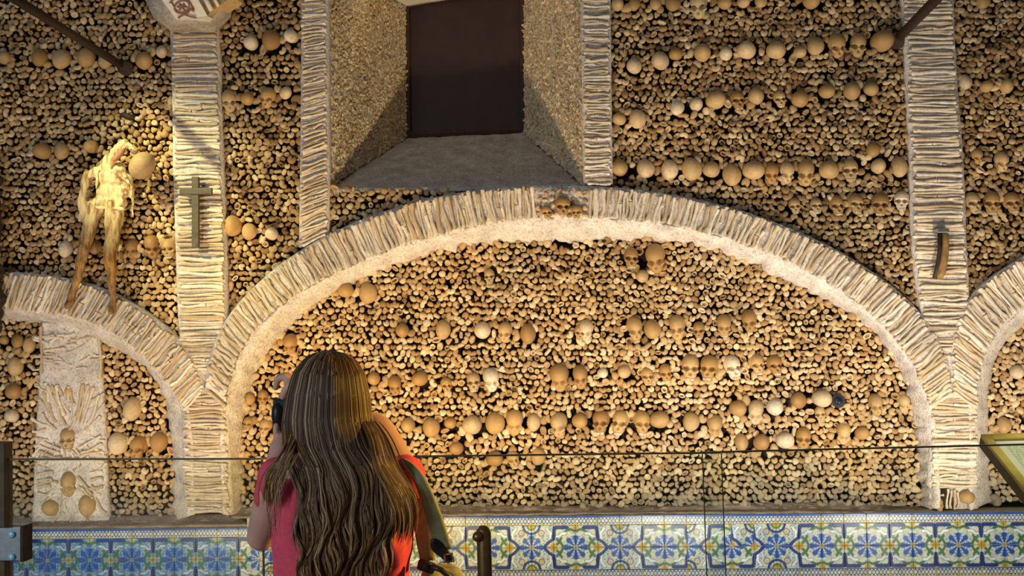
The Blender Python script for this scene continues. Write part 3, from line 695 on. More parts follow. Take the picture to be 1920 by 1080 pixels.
# ------------------------------------------------------------------ window recess
YW = 1.15
SA, SB = P(613, 352, .0), P(1093, 345, .0)                 # front sill corners
WA, WB = P(764, 258, YW), P(982, 248, YW)                  # inner window, bottom corners
WC, WD_ = P(981, -24, YW), P(762, 14, YW)                  # inner window, top corners
TA, TB = P(613, -75, .0), P(1093, -75, .0)
SA.z -= .01; SB.z -= .01
def quad_grid(name, a, b, c, d, nu, nv, amp, freq, mat, parent, thick, **kw):
    nrm = (b-a).cross(d-a).normalized(); V = []
    for j in range(nv+1):
        for i in range(nu+1):
            u, v = i/nu, j/nv; p = (a*(1-u)+b*u)*(1-v)+(d*(1-u)+c*u)*v
            V.append(p+nrm*amp*(noise.noise(p*freq)+.5*noise.noise(p*freq*2.7)))
    n1 = nu+1; N = len(V); V += [v+thick for v in V]
    Fc = [(j*n1+i, j*n1+i+1, (j+1)*n1+i+1, (j+1)*n1+i) for j in range(nv) for i in range(nu)]
    Fc += [tuple(k+N for k in f[::-1]) for f in Fc]
    rim = [i for i in range(nu+1)]+[j*n1+nu for j in range(1, nv+1)]+[nv*n1+i for i in range(nu-1, -1, -1)]+[j*n1 for j in range(nv-1, 0, -1)]
    Fc += [(rim[k], rim[(k+1) % len(rim)], rim[(k+1) % len(rim)]+N, rim[k]+N) for k in range(len(rim))]
    me = mesh_py(name, V, Fc, mat, True); fix_normals(me); return obj(name, me, None, parent, **kw)
win = empty('window_1', (SA+SB)/2, label='deep splayed window recess closed by a dark brown shutter', cat='window', kind='structure')
bpy.context.view_layer.update()
def reparent(o, p):
    o.parent = p; o.matrix_parent_inverse = p.matrix_world.inverted(); return o
parts = []
parts.append(quad_grid('sill', SA, SB, WB, WA, 60, 40, .010, 7, M['sill'], None, Vector((0, .0, -.03))))
parts.append(quad_grid('left_reveal', SA, WA, WD_, TA, 40, 60, .012, 16, M['stucco'], None, Vector((-.10, 0, 0))))
parts.append(quad_grid('right_reveal', WB, SB, TB, WC, 40, 60, .012, 16, M['stucco'], None, Vector((.10, 0, 0))))
parts.append(quad_grid('head_plaster', TA, TB, WC, WD_, 30, 20, .006, 8, M['white'], None, Vector((0, 0, .10))))
def fragments(name, a, b, c, d, n, seed, nrm):
    rg = np.random.RandomState(seed); th = np.linspace(0, 2*np.pi, 6, endpoint=False); V = []
    for x, r in ((-1, .25), (-.8, 1), (0, .75), (.8, 1), (1, .25)): V.append(np.c_[np.full(6, x), r*np.cos(th), r*np.sin(th)])
    V = np.concatenate(V); L = []; st = []; tt = []
    for i in range(4):
        for k in range(6): st.append(len(L)); tt.append(4); L += [i*6+k, i*6+(k+1) % 6, (i+1)*6+(k+1) % 6, (i+1)*6+k]
    mats = []
    for i in range(n):
        u, v = rg.rand(2); p = (a*(1-u)+b*u)*(1-v)+(d*(1-u)+c*u)*v
        x = (b-a).normalized()*rg.normal()+(d-a).normalized()*rg.normal()+nrm*rg.normal()*.35; x.normalize(); z = (nrm-x*nrm.dot(x)).normalized(); y = z.cross(x)
        l, r = rg.uniform(.014, .036), rg.uniform(.007, .014)
        m = Matrix(((x.x*l, y.x*r, z.x*r, p.x), (x.y*l, y.y*r, z.y*r, p.y), (x.z*l, y.z*r, z.z*r, p.z), (0, 0, 0, 1))); mats.append(m)
    return obj(name, joined(name, [(V, np.array(L), np.array(st), np.array(tt))], [0]*n, mats, M['frag']), None, None, kind='stuff')
parts.append(fragments('bone_fragments', SA, WA, WD_, TA, 3400, 3, Vector((.93, -.36, 0))))
parts.append(fragments('bone_fragments', WB, SB, TB, WC, 2600, 4, Vector((-.93, -.36, 0))))
mb = MB(); mb.prism([WA+Vector((-.02, .02, -.05)), WB+Vector((.02, .02, -.05)), WC+Vector((.02, .02, .1)), WD_+Vector((-.02, .02, .1))], (0, .06, 0)); parts.append(mb.build('shutter', M['shutter'], None))
fr = MB()
for a, b in ((WA, WB), (WB, WC), (WC, WD_), (WD_, WA)):
    fr.tube([a+Vector((0, .0, .02)), b+Vector((0, .0, .02))], .030, 6)
parts.append(fr.build('shutter_frame', M['iron'], None))
for o in parts: reparent(o, win)
# solid wall bodies beside and above the recess that the bone fields hang on
mb = MB(); mb.box((0, 1.4, 2.2), (5.2, .05, 3.0)); mb.build('wall_core', M['backing'], None, label='core of the wall behind the bones, gap shade in its colour', cat='wall', kind='structure')

# ------------------------------------------------------------------ relief panel under the left arch
RL = band('trim_13', [(78, 604), (74, 700), (68, 800), (64, 900), (60, 985)], [(186, 606), (188, 700), (196, 800), (200, 900), (204, 985)], YLUN-.06, YLUN-.06, .10, M['mortar'], None, 90, 30, .010, 3, label='plaster relief panel with skull and fanned bones under the left arch', cat='trim', kind='structure')
rg = random.Random(9); yr = YLUN-.062
for x0, y0, x1, y1 in [(77, 612, 77, 700), (184, 612, 186, 712), (88, 722, 116, 796), (97, 722, 122, 798), (107, 722, 120, 780), (82, 735, 104, 792), (176, 726, 152, 798), (166, 722, 146, 790), (156, 720, 145, 782), (186, 740, 164, 796), (80, 775, 104, 806), (188, 780, 160, 808),
                       (70, 822, 112, 842), (70, 834, 112, 850), (72, 846, 116, 858), (190, 818, 150, 840), (192, 832, 152, 848), (190, 846, 150, 858), (72, 860, 196, 866),
                       (68, 890, 100, 886), (68, 902, 98, 900), (70, 914, 96, 912), (70, 926, 94, 926), (192, 884, 168, 888), (194, 898, 170, 900), (194, 912, 172, 912), (92, 930, 120, 894), (172, 928, 146, 894)]:
    put_bone(P(x0, y0, yr-.006), P(x1, y1, yr-.006), .014*rg.uniform(.85, 1.2), RL, rg)
for k in range(95):
    x, y = rg.uniform(70, 190), rg.choice([rg.uniform(624, 700), rg.uniform(724, 980), rg.uniform(724, 980)])
    a = rg.gauss(0, .35) if y < 720 else (math.atan2(y-(815 if y < 870 else 900), x-130)+rg.gauss(0, .3)); l = rg.uniform(9, 20)
    if math.hypot(x-130, y-824) < 20 or math.hypot(x-131, y-905) < 22: continue
    put_bone(P(x-l*math.cos(a), y-l*math.sin(a), yr-.001), P(x+l*math.cos(a), y+l*math.sin(a), yr-.001), .011*rg.uniform(.7, 1.3), RL, rg)
for x, y, wd, t in ((129, 824, 32, 'F'), (131, 905, 34, 'T'), (100, 955, 32, 'D'), (165, 950, 34, 'D'), (130, 735, 18, 'D')): place_skull(x, y, wd, t, yr+.035, RL, rg)

# corbel of the vault at the top of the left pilaster
cb = empty('trim_15', P(365, 50, -.15), label='painted vault corbel with red scroll ornament on top of the left pilaster', cat='corbel', kind='structure')
bpy.context.view_layer.update()
def cpt(x, y, d): return P(x, y, d)
mb = MB(); mb.tube([P(364, 62, -.07), P(364, 52, -.07), P(362, 34, -.10), P(360, 12, -.13), P(356, -20, -.16)], [.165, .20, .28, .31, .33], 16)
for k, v in enumerate(mb.V): v += Vector(noise.noise_vector(v*14))*.012
reparent(mb.build('capital', M['sill'], None, smooth=True), cb)
face = [(303, 0), (330, 36), (383, 36), (389, 30), (372, 0), (350, -40), (276, -40)]
dep = [-.46, -.40, -.40, -.40, -.46, -.54, -.54]
mb = MB(); mb.prism([P(x, y, d) for (x, y), d in zip(face, dep)], (0, .30, .04)); reparent(mb.build('rib_face', M['white'], None), cb)
side = [(384, 36), (398, 20), (436, -6), (440, -40), (352, -40), (374, 0), (390, 30)]
mb = MB(); mb.prism([P(x, y, -.37-(.08 if y < 0 else 0)) for x, y in side], (0, .26, .03)); reparent(mb.build('rib_side', M['tanpaint'], None), cb)
def fpt(x, y):                  # on the ornament face, a little proud
    return P(x, y, -.405-.06*max(0, (36-y)/36)-.004)
mb = MB()
for cx, cy, rx, ry in ((341, 13, 15, 12),):
    mb.tube([fpt(cx+rx*math.cos(a)*.9-ry*math.sin(a)*.25, cy+ry*math.sin(a)) for a in np.linspace(0, 2*math.pi, 25)], .006, 5, cap=False)
for k in range(6):
    a = k*math.pi/3; mb.tube([fpt(341, 13), fpt(341+9*math.cos(a), 13+7*math.sin(a))], .007, 5)
mb.tube([fpt(334, 34), fpt(342, 29), fpt(352, 24), fpt(361, 14), fpt(356, 4), fpt(345, -6)], .006, 5); mb.tube([fpt(322, 4), fpt(330, 20), fpt(344, 27), fpt(356, 31), fpt(368, 33)], .006, 5)
mb.tube([fpt(318, 6), fpt(324, 0), fpt(334, -6)], .006, 5); mb.tube([fpt(362, 22), fpt(363, 16), fpt(360, 20)], .008, 5)
reparent(mb.build('scroll_ornament', M['redpaint'], None, smooth=True), cb)
mb = MB(); mb.tube([P(397, 20, -.42), P(380, -12, -.46)], .018, 6); mb.tube([P(410, 12, -.42), P(396, -14, -.46)], .012, 6)
reparent(mb.build('painted_moulding', M['white'], None, smooth=True), cb)

# ------------------------------------------------------------------ things on the wall
def rod(name, a, b, r, label):
    p0 = P(*a, 0.05); q = Pz(*b, P(*a, 0.0).z); d = q-P(*a, 0.0)
    mb = MB(); mb.tube([p0, P(*a, 0.0)+d*1.6], r, 8); root = empty(name, p0, label=label, cat='tie rod'); bpy.context.view_layer.update()
    reparent(mb.build('bar', M['iron'], None, smooth=True), root)
    mb = MB(); mb.tube([P(*a, -.06), P(*a, .0)], [r*1.7, r*2.1], 12); reparent(mb.build('wall_socket', M['iron'], None), root)
rod('tie_rod', (236, 128), (25, -4), .031, 'dark iron tie rod crossing the upper left corner')
rod('tie_rod', (1680, 76), (1757, -3), .034, 'dark iron tie rod crossing the right pilaster at the top')
cr = empty('wall_cross', P(365, 465, -.15), label='olive brown wooden cross hanging on the left pilaster', cat='cross'); bpy.context.view_layer.update()
def box_px(x0, y0, x1, y1, yf, th):
    return MB().prism([P(x0, y0, yf), P(x1, y0, yf), P(x1, y1, yf), P(x0, y1, yf)], (0, th, 0))
reparent(box_px(359, 331, 372, 464, -.165, .035).build('upright', M['crosswood'], None, bevel=.004), cr)
reparent(box_px(336, 352, 397, 364, -.175, .030).build('crossbar', M['crosswood'], None, bevel=.004), cr)
hb = empty('hanging_horn', P(1765, 525, -.14), label='curved brown horn-like piece hanging from a small grey bracket on right pilaster', cat='ornament'); bpy.context.view_layer.update()
mb = MB(); mb.tube([P(1773, 438, -.14), P(1773, 455, -.145), P(1772, 475, -.15), P(1769, 495, -.155), P(1765, 512, -.15), P(1760, 524, -.14)], [.022, .024, .026, .028, .030, .018], 10); reparent(mb.build('horn', M['rustwood'], None, smooth=True), hb)
mb = MB(); mb.tube([P(1762, 438, -.13), P(1762, 470, -.14), P(1758, 500, -.14), P(1753, 522, -.135)], [.016, .016, .018, .020], 8); reparent(mb.build('dark_edge', M['iron'], None, smooth=True), hb)
reparent(box_px(1757, 428, 1780, 436, -.18, .10).build('bracket', M['steel'], None, bevel=.004), hb)
mb = MB(); mb.tube([P(1572, 752, .10), P(1572, 752, .03)], [.050, .050], 16); sn = mb.build('round_sensor', M['black'], None, smooth=False, label='small black round fitting with a bluish glint among the bones', cat='sensor')
mb = MB(); mb.ell(P(1572, 751, .03), (.034, .022, .034)); mb.build('dome', M['lensglass'], sn, smooth=True)
mb = MB(); mb.tube([P(226, 214, .02), P(243, 219, -.05), P(260, 222, .02)], .022, 8); mb.build('iron_hook', M['iron'], None, smooth=True, label='short dark iron hook in the bone wall above the hanging figure', cat='hook')
# niche at the foot of the right pilaster
NB = band('trim_14', [(1744, 908), (1744, 960)], [(1834, 908), (1834, 962)], YPIL+.05, YPIL+.05, .10, M['mortar'], None, 30, 12, .010, label='foot of the right pilaster with a small arched niche', cat='trim', kind='structure')
mb = MB(); pts = [(1748, 956), (1748, 926), (1754, 916), (1766, 912), (1778, 914), (1786, 922), (1788, 956)]
mb.prism([P(x, y, YPIL+.035) for x, y in pts], (0, .02, 0)); mb.build('niche', M['backing'], NB)  # flat dark plate, the recess shade is in its colour
rg = random.Random(12)
for x0, y0, x1, y1 in ((1778, 916, 1776, 954), (1784, 920, 1783, 954), (1790, 918, 1790, 956), (1750, 930, 1770, 928), (1748, 918, 1756, 912), (1798, 914, 1828, 912), (1796, 922, 1794, 954), (1828, 918, 1830, 954)): put_bone(P(x0, y0, YPIL+.03), P(x1, y1, YPIL+.03), .010, NB, rg)
place_skull(1813, 934, 26, 'D', YPIL+.05, NB, rg); place_skull(1760, 946, 17, 'F', YPIL+.04, NB, rg)

# ------------------------------------------------------------------ the hanging dried figure
def hp(x, y, d): return P(x, y, -d)
mm = empty('hanging_mummy', P(210, 590, -.12), label='dried headless-looking body with pale skull bent aside, hanging on the left wall', cat='mummy'); bpy.context.view_layer.update()
mb = MB(); c_ = lambda a, ra, b, rb: capsule(mb, hp(*a), ra, hp(*b), rb)
# torso
c_((190, 328, .12), .062, (236, 334, .12), .058); c_((194, 358, .12), .066, (230, 360, .12), .060); c_((200, 310, .13), .060, (226, 318, .14), .06); c_((190, 378, .12), .052, (230, 382, .12), .048)
for k in range(5): c_((182+k, 326+k*12, .175), .010, (238-k, 332+k*11, .172), .009)
c_((206, 300, .14), .05, (232, 268, .16), .040); c_((232, 268, .16), .040, (252, 282, .16), .036)
# shoulders and the arms at its sides
c_((188, 318, .12), .045, (166, 330, .12), .045); c_((166, 330, .12), .045, (157, 356, .13), .038); c_((157, 356, .13), .038, (151, 396, .15), .030); c_((151, 396, .15), .028, (148, 414, .16), .014)
c_((240, 336, .12), .036, (250, 370, .13), .022); c_((250, 370, .13), .020, (247, 410, .13), .011)
# legs
c_((180, 386, .13), .066, (168, 424, .15), .060); c_((168, 424, .15), .060, (158, 464, .18), .050); c_((158, 464, .18), .056, (154, 480, .18), .050); c_((154, 480, .18), .048, (138, 545, .17), .034); c_((138, 545, .17), .032, (131, 564, .17), .036); c_((131, 566, .17), .038, (127, 574, .19), .034)
c_((216, 388, .13), .085, (211, 440, .16), .066); c_((211, 440, .16), .066, (207, 486, .19), .052); c_((207, 486, .19), .056, (208, 502, .19), .052); c_((208, 502, .19), .048, (211, 556, .18), .032); c_((211, 556, .18), .030, (209, 575, .18), .038); c_((209, 575, .18), .036, (208, 586, .20), .032)
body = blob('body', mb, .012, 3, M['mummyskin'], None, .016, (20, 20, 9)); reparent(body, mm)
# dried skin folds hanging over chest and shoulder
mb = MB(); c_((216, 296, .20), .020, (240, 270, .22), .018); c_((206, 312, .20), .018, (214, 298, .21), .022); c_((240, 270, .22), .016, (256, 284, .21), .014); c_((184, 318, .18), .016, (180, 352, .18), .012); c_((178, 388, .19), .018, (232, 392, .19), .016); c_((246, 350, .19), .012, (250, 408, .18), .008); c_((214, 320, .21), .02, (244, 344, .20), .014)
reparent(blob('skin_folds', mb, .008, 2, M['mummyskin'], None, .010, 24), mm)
mb = MB(); mb.ell(hp(224, 290, .225), (.020, .02, .070), Matrix.Rotation(.75, 3, 'Y')); reparent(mb.build('open_neck', M['redpaint'], None, smooth=True), mm)
sk = bpy.data.objects.new('skull', SKM[0]); s = 46*PX/.150
sk.matrix_world = Matrix.Translation(hp(267, 313, .22)) @ Matrix.Rotation(.75, 4, 'Y') @ Matrix.Rotation(1.8, 4, 'X') @ Matrix.Diagonal((s, s, s, 1)); link(sk); sk['label'] = 'smooth pale bent skull'
bpy.context.view_layer.update(); reparent(sk, mm)
# dark shape at the left border
mb = MB(); c_((-12, 330, .2), .06, (-14, 470, .22), .07); c_((-14, 470, .22), .07, (-10, 560, .22), .075); c_((-10, 560, .22), .08, (-14, 640, .2), .05)
blob('left_edge_shape', mb, .014, 2, M['iron'], None, .04, 14, label='dark brown lumpy shape cut off by the left picture edge', cat='edge_form')

# ------------------------------------------------------------------ glass barrier
YG = -3.1
def glass(x0, x1, y0, y1, yb0, yb1, label, dy=0):
    a, b = P(x0, y0, YG+dy), P(x1, y1, YG+dy); c, d = Vector((b.x, b.y, -.02)), Vector((a.x, a.y, -.02))
    root = empty('glass_panel', ((a.x+b.x)/2, YG+dy, -.02), label=label, cat='glass panel', group='glass barrier panels'); bpy.context.view_layer.update()
    reparent(MB().prism([a, b, c, d], (0, .012, 0)).build('pane', M['glass'], None), root)
    e = MB(); e.prism([a, b, b+Vector((0, 0, .008)), a+Vector((0, 0, .008))], (0, .012, 0)); reparent(e.build('top_edge', M['edge'], None), root)
    for p, s in ((a, -1), (b, 1)):
        e = MB(); e.prism([p, p+Vector((s*.004, 0, 0)), Vector((p.x+s*.004, p.y, -.02)), Vector((p.x, p.y, -.02))], (0, .012, 0))
        reparent(e.build('side_edge', M['edge'], None), root)
glass(12, 489, 863, 862, 0, 0, 'glass barrier panel at left, beside the woman')
glass(492, 1352, 861, 850.5, 0, 0, 'middle glass barrier panel behind the woman and the brass post')
glass(1318, 2050, 850, 832, 0, 0, 'glass barrier panel at right, in front of the yellow board', .03)
# brass post in front of the glass
pd = -D+4.55
tp = P(905, 990, pd); post = empty('barrier_post', (tp.x, tp.y, -.02), label='aged brass barrier post with a round knob, right of the woman', cat='post'); bpy.context.view_layer.update()
mb = MB(); mb.tube([(tp.x+.004, tp.y, -.02), (tp.x+.004, tp.y, tp.z-.02), (tp.x, tp.y, tp.z-.004), (tp.x, tp.y, tp.z+.010)], [.030, .030, .027, .012], 16); reparent(mb.build('pole', M['brass'], None, smooth=True), post)
k = P(896, 1006, pd-.03); mb = MB(); mb.tube([k+Vector((.01, .03, 0)), k+Vector((0, 0, 0)), k+Vector((-.004, -.016, 0)), k+Vector((-.005, -.022, 0))], [.018, .023, .018, .006], 14); reparent(mb.build('knob', M['brass'], None, smooth=True), post)
mb = MB(); mb.tube([(tp.x, tp.y, -.02), (tp.x, tp.y, 0), (tp.x, tp.y, .012)], [.12, .12, .04], 20); reparent(mb.build('base', M['brass'], None, smooth=False), post)
# steel clamp post at the left edge
cl = empty('clamp_post', P(2, 1080, YG), label='steel glass clamp with two bolts coloured by a bluish reflection on a post at the left edge', cat='post'); bpy.context.view_layer.update()
a, b = P(-30, 830, YG-.03), P(8, 830, YG-.03)
mb = MB(); mb.prism([a, b, Vector((b.x, b.y, -.02)), Vector((a.x, a.y, -.02))], (0, .08, 0)); reparent(mb.build('post', M['darkwood'], None, bevel=.004), cl)
reparent(box_px(-30, 990, 39, 1052, YG-.06, .03).build('clamp_plate', M['steel'], None, bevel=.004), cl)
reparent(box_px(38, 987, 43, 1054, YG-.07, .09).build('clamp_jaw', M['iron'], None), cl)
for y in (1002, 1044):
    q = P(23, y, YG-.06); mb = MB(); mb.tube([q, q+Vector((0, -.010, 0)), q+Vector((0, -.015, 0))], [.016, .016, .008], 14); reparent(mb.build('bolt', M['bolt'], None, smooth=True), cl)

# ------------------------------------------------------------------ framed text board behind the glass, right edge
A = P(1838, 819, -2.35); ex = Vector((1, .10, 0)).normalized(); eq = P(1922, 926, -2.95)-A; ey = eq.normalized(); Lh = eq.length; Wd = .85; nb = ex.cross(ey).normalized()
if nb.z < 0: nb = -nb
lb = empty('text_board', (A+ex*Wd/2+ey*Lh/2-Vector((0, 0, A.z+.02))), label='sloping yellow wooden text board at the right edge', cat='sign'); lb.location = (A.x+Wd/2, A.y-.3, -.02); bpy.context.view_layer.update()
def bq(u0_, u1_, v0, v1, h0, h1): return MB().prism([A+ex*u0_+ey*v0+nb*h0, A+ex*u1_+ey*v0+nb*h0, A+ex*u1_+ey*v1+nb*h0, A+ex*u0_+ey*v1+nb*h0], nb*(h1-h0))
reparent(bq(0, Wd, 0, Lh, -.055, -.004).build('board', M['darkwood'], None), lb)
for nm, q in (('frame_side', (0, .045, 0, Lh)), ('frame_side', (Wd-.045, Wd, 0, Lh)), ('frame_end', (.045, Wd-.045, 0, .06)), ('frame_end', (.045, Wd-.045, Lh-.06, Lh))):
    reparent(bq(*q, -.004, .016).build(nm, M['yellowwood'], None, bevel=.003), lb)
reparent(bq(.05, Wd-.05, .065, Lh-.065, -.004, .002).build('text_sheet', M['paper'], None), lb)
mb = MB(); rg = random.Random(4)
for r in range(22):
    v = .11+r*(Lh-.22)/22; u = .09
    while u < Wd-.12:
        l = rg.uniform(.012, .035); b_ = bq(u, min(u+l, Wd-.09), v, v+.006, .0022, .0030); mb.add(b_.V, b_.F); u += l+.008
reparent(mb.build('text_lines', M['ink'], None), lb)
mb = MB(); c0 = A+ex*Wd/2+ey*Lh/2; mb.tube([(c0.x, c0.y, -.02), (c0.x, c0.y, c0.z-.06)], .03, 10); mb.box((c0.x, c0.y, 0), (.2, .2, .015)); reparent(mb.build('stand', M['darkwood'], None), lb)

# ------------------------------------------------------------------ the woman
YP = -D+2.75; K = 2.75/F
def W(x, y, d=0.0): return P(x, y, YP+d)          # d: metres further from the camera
sp_ = W(645, 1000); person = empty('person', (sp_.x, YP, -.02), label='woman with long brown hair in coral pink shirt seen from behind, photographing', cat='person'); bpy.context.view_layer.update()
def add_limb(mb, pts):
    for (a, ra), (b, rb) in zip(pts, pts[1:]): capsule(mb, a, ra, b, rb)
HC = W(618, 742, .06)            # head centre
floor_z = -.02; hip = Vector((sp_.x-.005, YP+.02, .93))
mb = MB()
yawm = Matrix.Rotation(.45, 3, 'Z')
mb.ell(HC, (.076, .098, .112)); mb.ell(HC+yawm @ Vector((0, .045, -.07)), (.050, .055, .06)); mb.ell(HC+yawm @ Vector((0, .100, -.018)), (.012, .018, .022))   # head, jaw, nose
mb.ell(HC+yawm @ Vector((0, .092, -.06)), (.024, .012, .008))
for s in (-1, 1): mb.ell(HC+yawm @ Vector((s*.077, .01, -.012)), (.010, .018, .030))
neck = W(640, 856, .0); add_limb(mb, [(HC+Vector((0, -.01, -.05)), .058), (neck+Vector((0, .02, -.03)), .060)])
chest = W(645, 960, .03); add_limb(mb, [(neck+Vector((0, .02, -.05)), .08), (chest, .115), (Vector((sp_.x, YP+.03, 1.12)), .105), (hip, .125)])
add_limb(mb, [(W(560, 898, .02), .06), (W(730, 898, .02), .06)])
LS, LE, LWr = W(524, 900, .02), W(489, 1006, .17), W(523, 842, .30)
RS, RE, RWr = W(754, 902, .02), W(708, 812, .22), W(566, 742, .37)
add_limb(mb, [(LS, .052), (LE*.5+LS*.5, .047), (LE, .038), (LE*.5+LWr*.5, .036), (LWr, .026)])
add_limb(mb, [(RS, .056), (RE*.5+RS*.5, .054), (RE, .050), (RE*.5+RWr*.5, .036), (RWr, .026)])
# hands: right over the top of the camera, left under it
def hand(mb, wrist, palm, fingers):
    capsule(mb, wrist, .027, palm, .031)
    for pts in fingers: add_limb(mb, [(p, r) for p, r in zip(pts, (.0115, .0108, .0100, .0090))])
pr = W(552, 728, .36)
hand(mb, RWr, pr, [[pr, W(534, 706, .36), W(520, 710, .37), W(517, 728, .375)], [pr, W(540, 704, .38), W(524, 706, .39), W(519, 722, .395)], [pr, W(540, 733, .35), W(528, 742, .36), W(526, 750, .37)],
                   [pr, W(544, 722, .335), W(532, 734, .34), W(530, 746, .345)], [pr+Vector((.01, 0, -.01)), W(556, 742, .33), W(548, 752, .325), W(540, 756, .325)]])
pl = W(532, 828, .33)
hand(mb, LWr, pl, [[pl, W(523, 812, .35), W(520, 804, .37), W(523, 799, .39)], [pl, W(532, 812, .37), W(530, 804, .39), W(532, 799, .41)], [pl, W(542, 812, .37), W(542, 804, .39), W(544, 799, .40)],
                   [pl, W(550, 814, .36), W(552, 806, .38), W(553, 800, .39)], [pl+Vector((-.01, 0, .0)), W(520, 820, .315), W(517, 808, .31), W(518, 797, .315)]])
for s in (-1, 1):
    h = hip+Vector((s*.085, 0, -.05)); kn = Vector((hip.x+s*.10, YP+.03, .50)); an = Vector((hip.x+s*.11, YP, .08))
    add_limb(mb, [(h, .085), (kn, .055), (kn*.6+an*.4, .055), (an, .036)]); capsule(mb, an+Vector((0, 0, -.05)), .032, an+Vector((0, .13, -.065)), .028)
body = blob('body', mb, .0055, 4, M['skin'], None); reparent(body, person)
# face details
for s in (-1, 1): reparent(MB().ell(HC+yawm @ Vector((s*.031, .082, .006)), (.012, .012, .011)).build('eye', M['paper'], None, smooth=True), person)
# shirt
mb = MB(); rings = [(858, 30, .062, .05), (868, 66, .078, .03), (880, 104, .088, .02), (900, 130, .098, .02), (935, 140, .112, .02), (975, 140, .118, .03), (1020, 138, .115, .03), (1060, 133, .108, .03), (1090, 131, .104, .03), (1140, 138, .112, .02), (1200, 146, .125, .02), (1250, 146, .125, .02)]
V = []; NR = 28
for y, hw, dp, off in rings:
    c = W(643, y, off)
    for k in range(NR):
        a = 2*math.pi*k/NR; ca, sa = math.cos(a), math.sin(a); e = .82
        V.append(c+Vector((hw*K*math.copysign(abs(ca)**e, ca), dp*math.copysign(abs(sa)**e, sa), 0)))
mb.add(V, [(i*NR+k, i*NR+(k+1) % NR, (i+1)*NR+(k+1) % NR, (i+1)*NR+k) for i in range(len(rings)-1) for k in range(NR)]+[tuple(range(NR)), tuple((len(rings)-1)*NR+k for k in range(NR-1, -1, -1))])
add_limb(mb, [(W(570, 890, .02), .060), (LS, .064), (LS*.74+LE*.26, .060)]); add_limb(mb, [(W(716, 890, .02), .060), (RS+Vector((.006, 0, .005)), .066), (RS*.86+RE*.14+Vector((.008, 0, 0)), .062)])
reparent(blob('shirt', mb, .007, 8, M['shirt'], None, .012, (14, 14, 7)), person)
mb = MB()
for s in (-1, 1):
    h = hip+Vector((s*.080, 0, -.03)); kn = Vector((hip.x+s*.10, YP+.03, .50)); an = Vector((hip.x+s*.11, YP, .10))
    add_limb(mb, [(h, .105), (kn, .075), (an, .058)])
add_limb(mb, [(hip+Vector((-.05, 0, .03)), .115), (hip+Vector((.05, 0, .03)), .115)])
reparent(blob('trousers', mb, .014, 5, M['denim'], None, .012, 10), person)
for s in (-1, 1):
    mb = MB(); an = Vector((hip.x+s*.11, YP, .05)); capsule(mb, an+Vector((0, -.03, -.02)), .048, an+Vector((0, .15, -.025)), .042); reparent(blob('shoe', mb, .012, 3, M['shoe'], None), person)
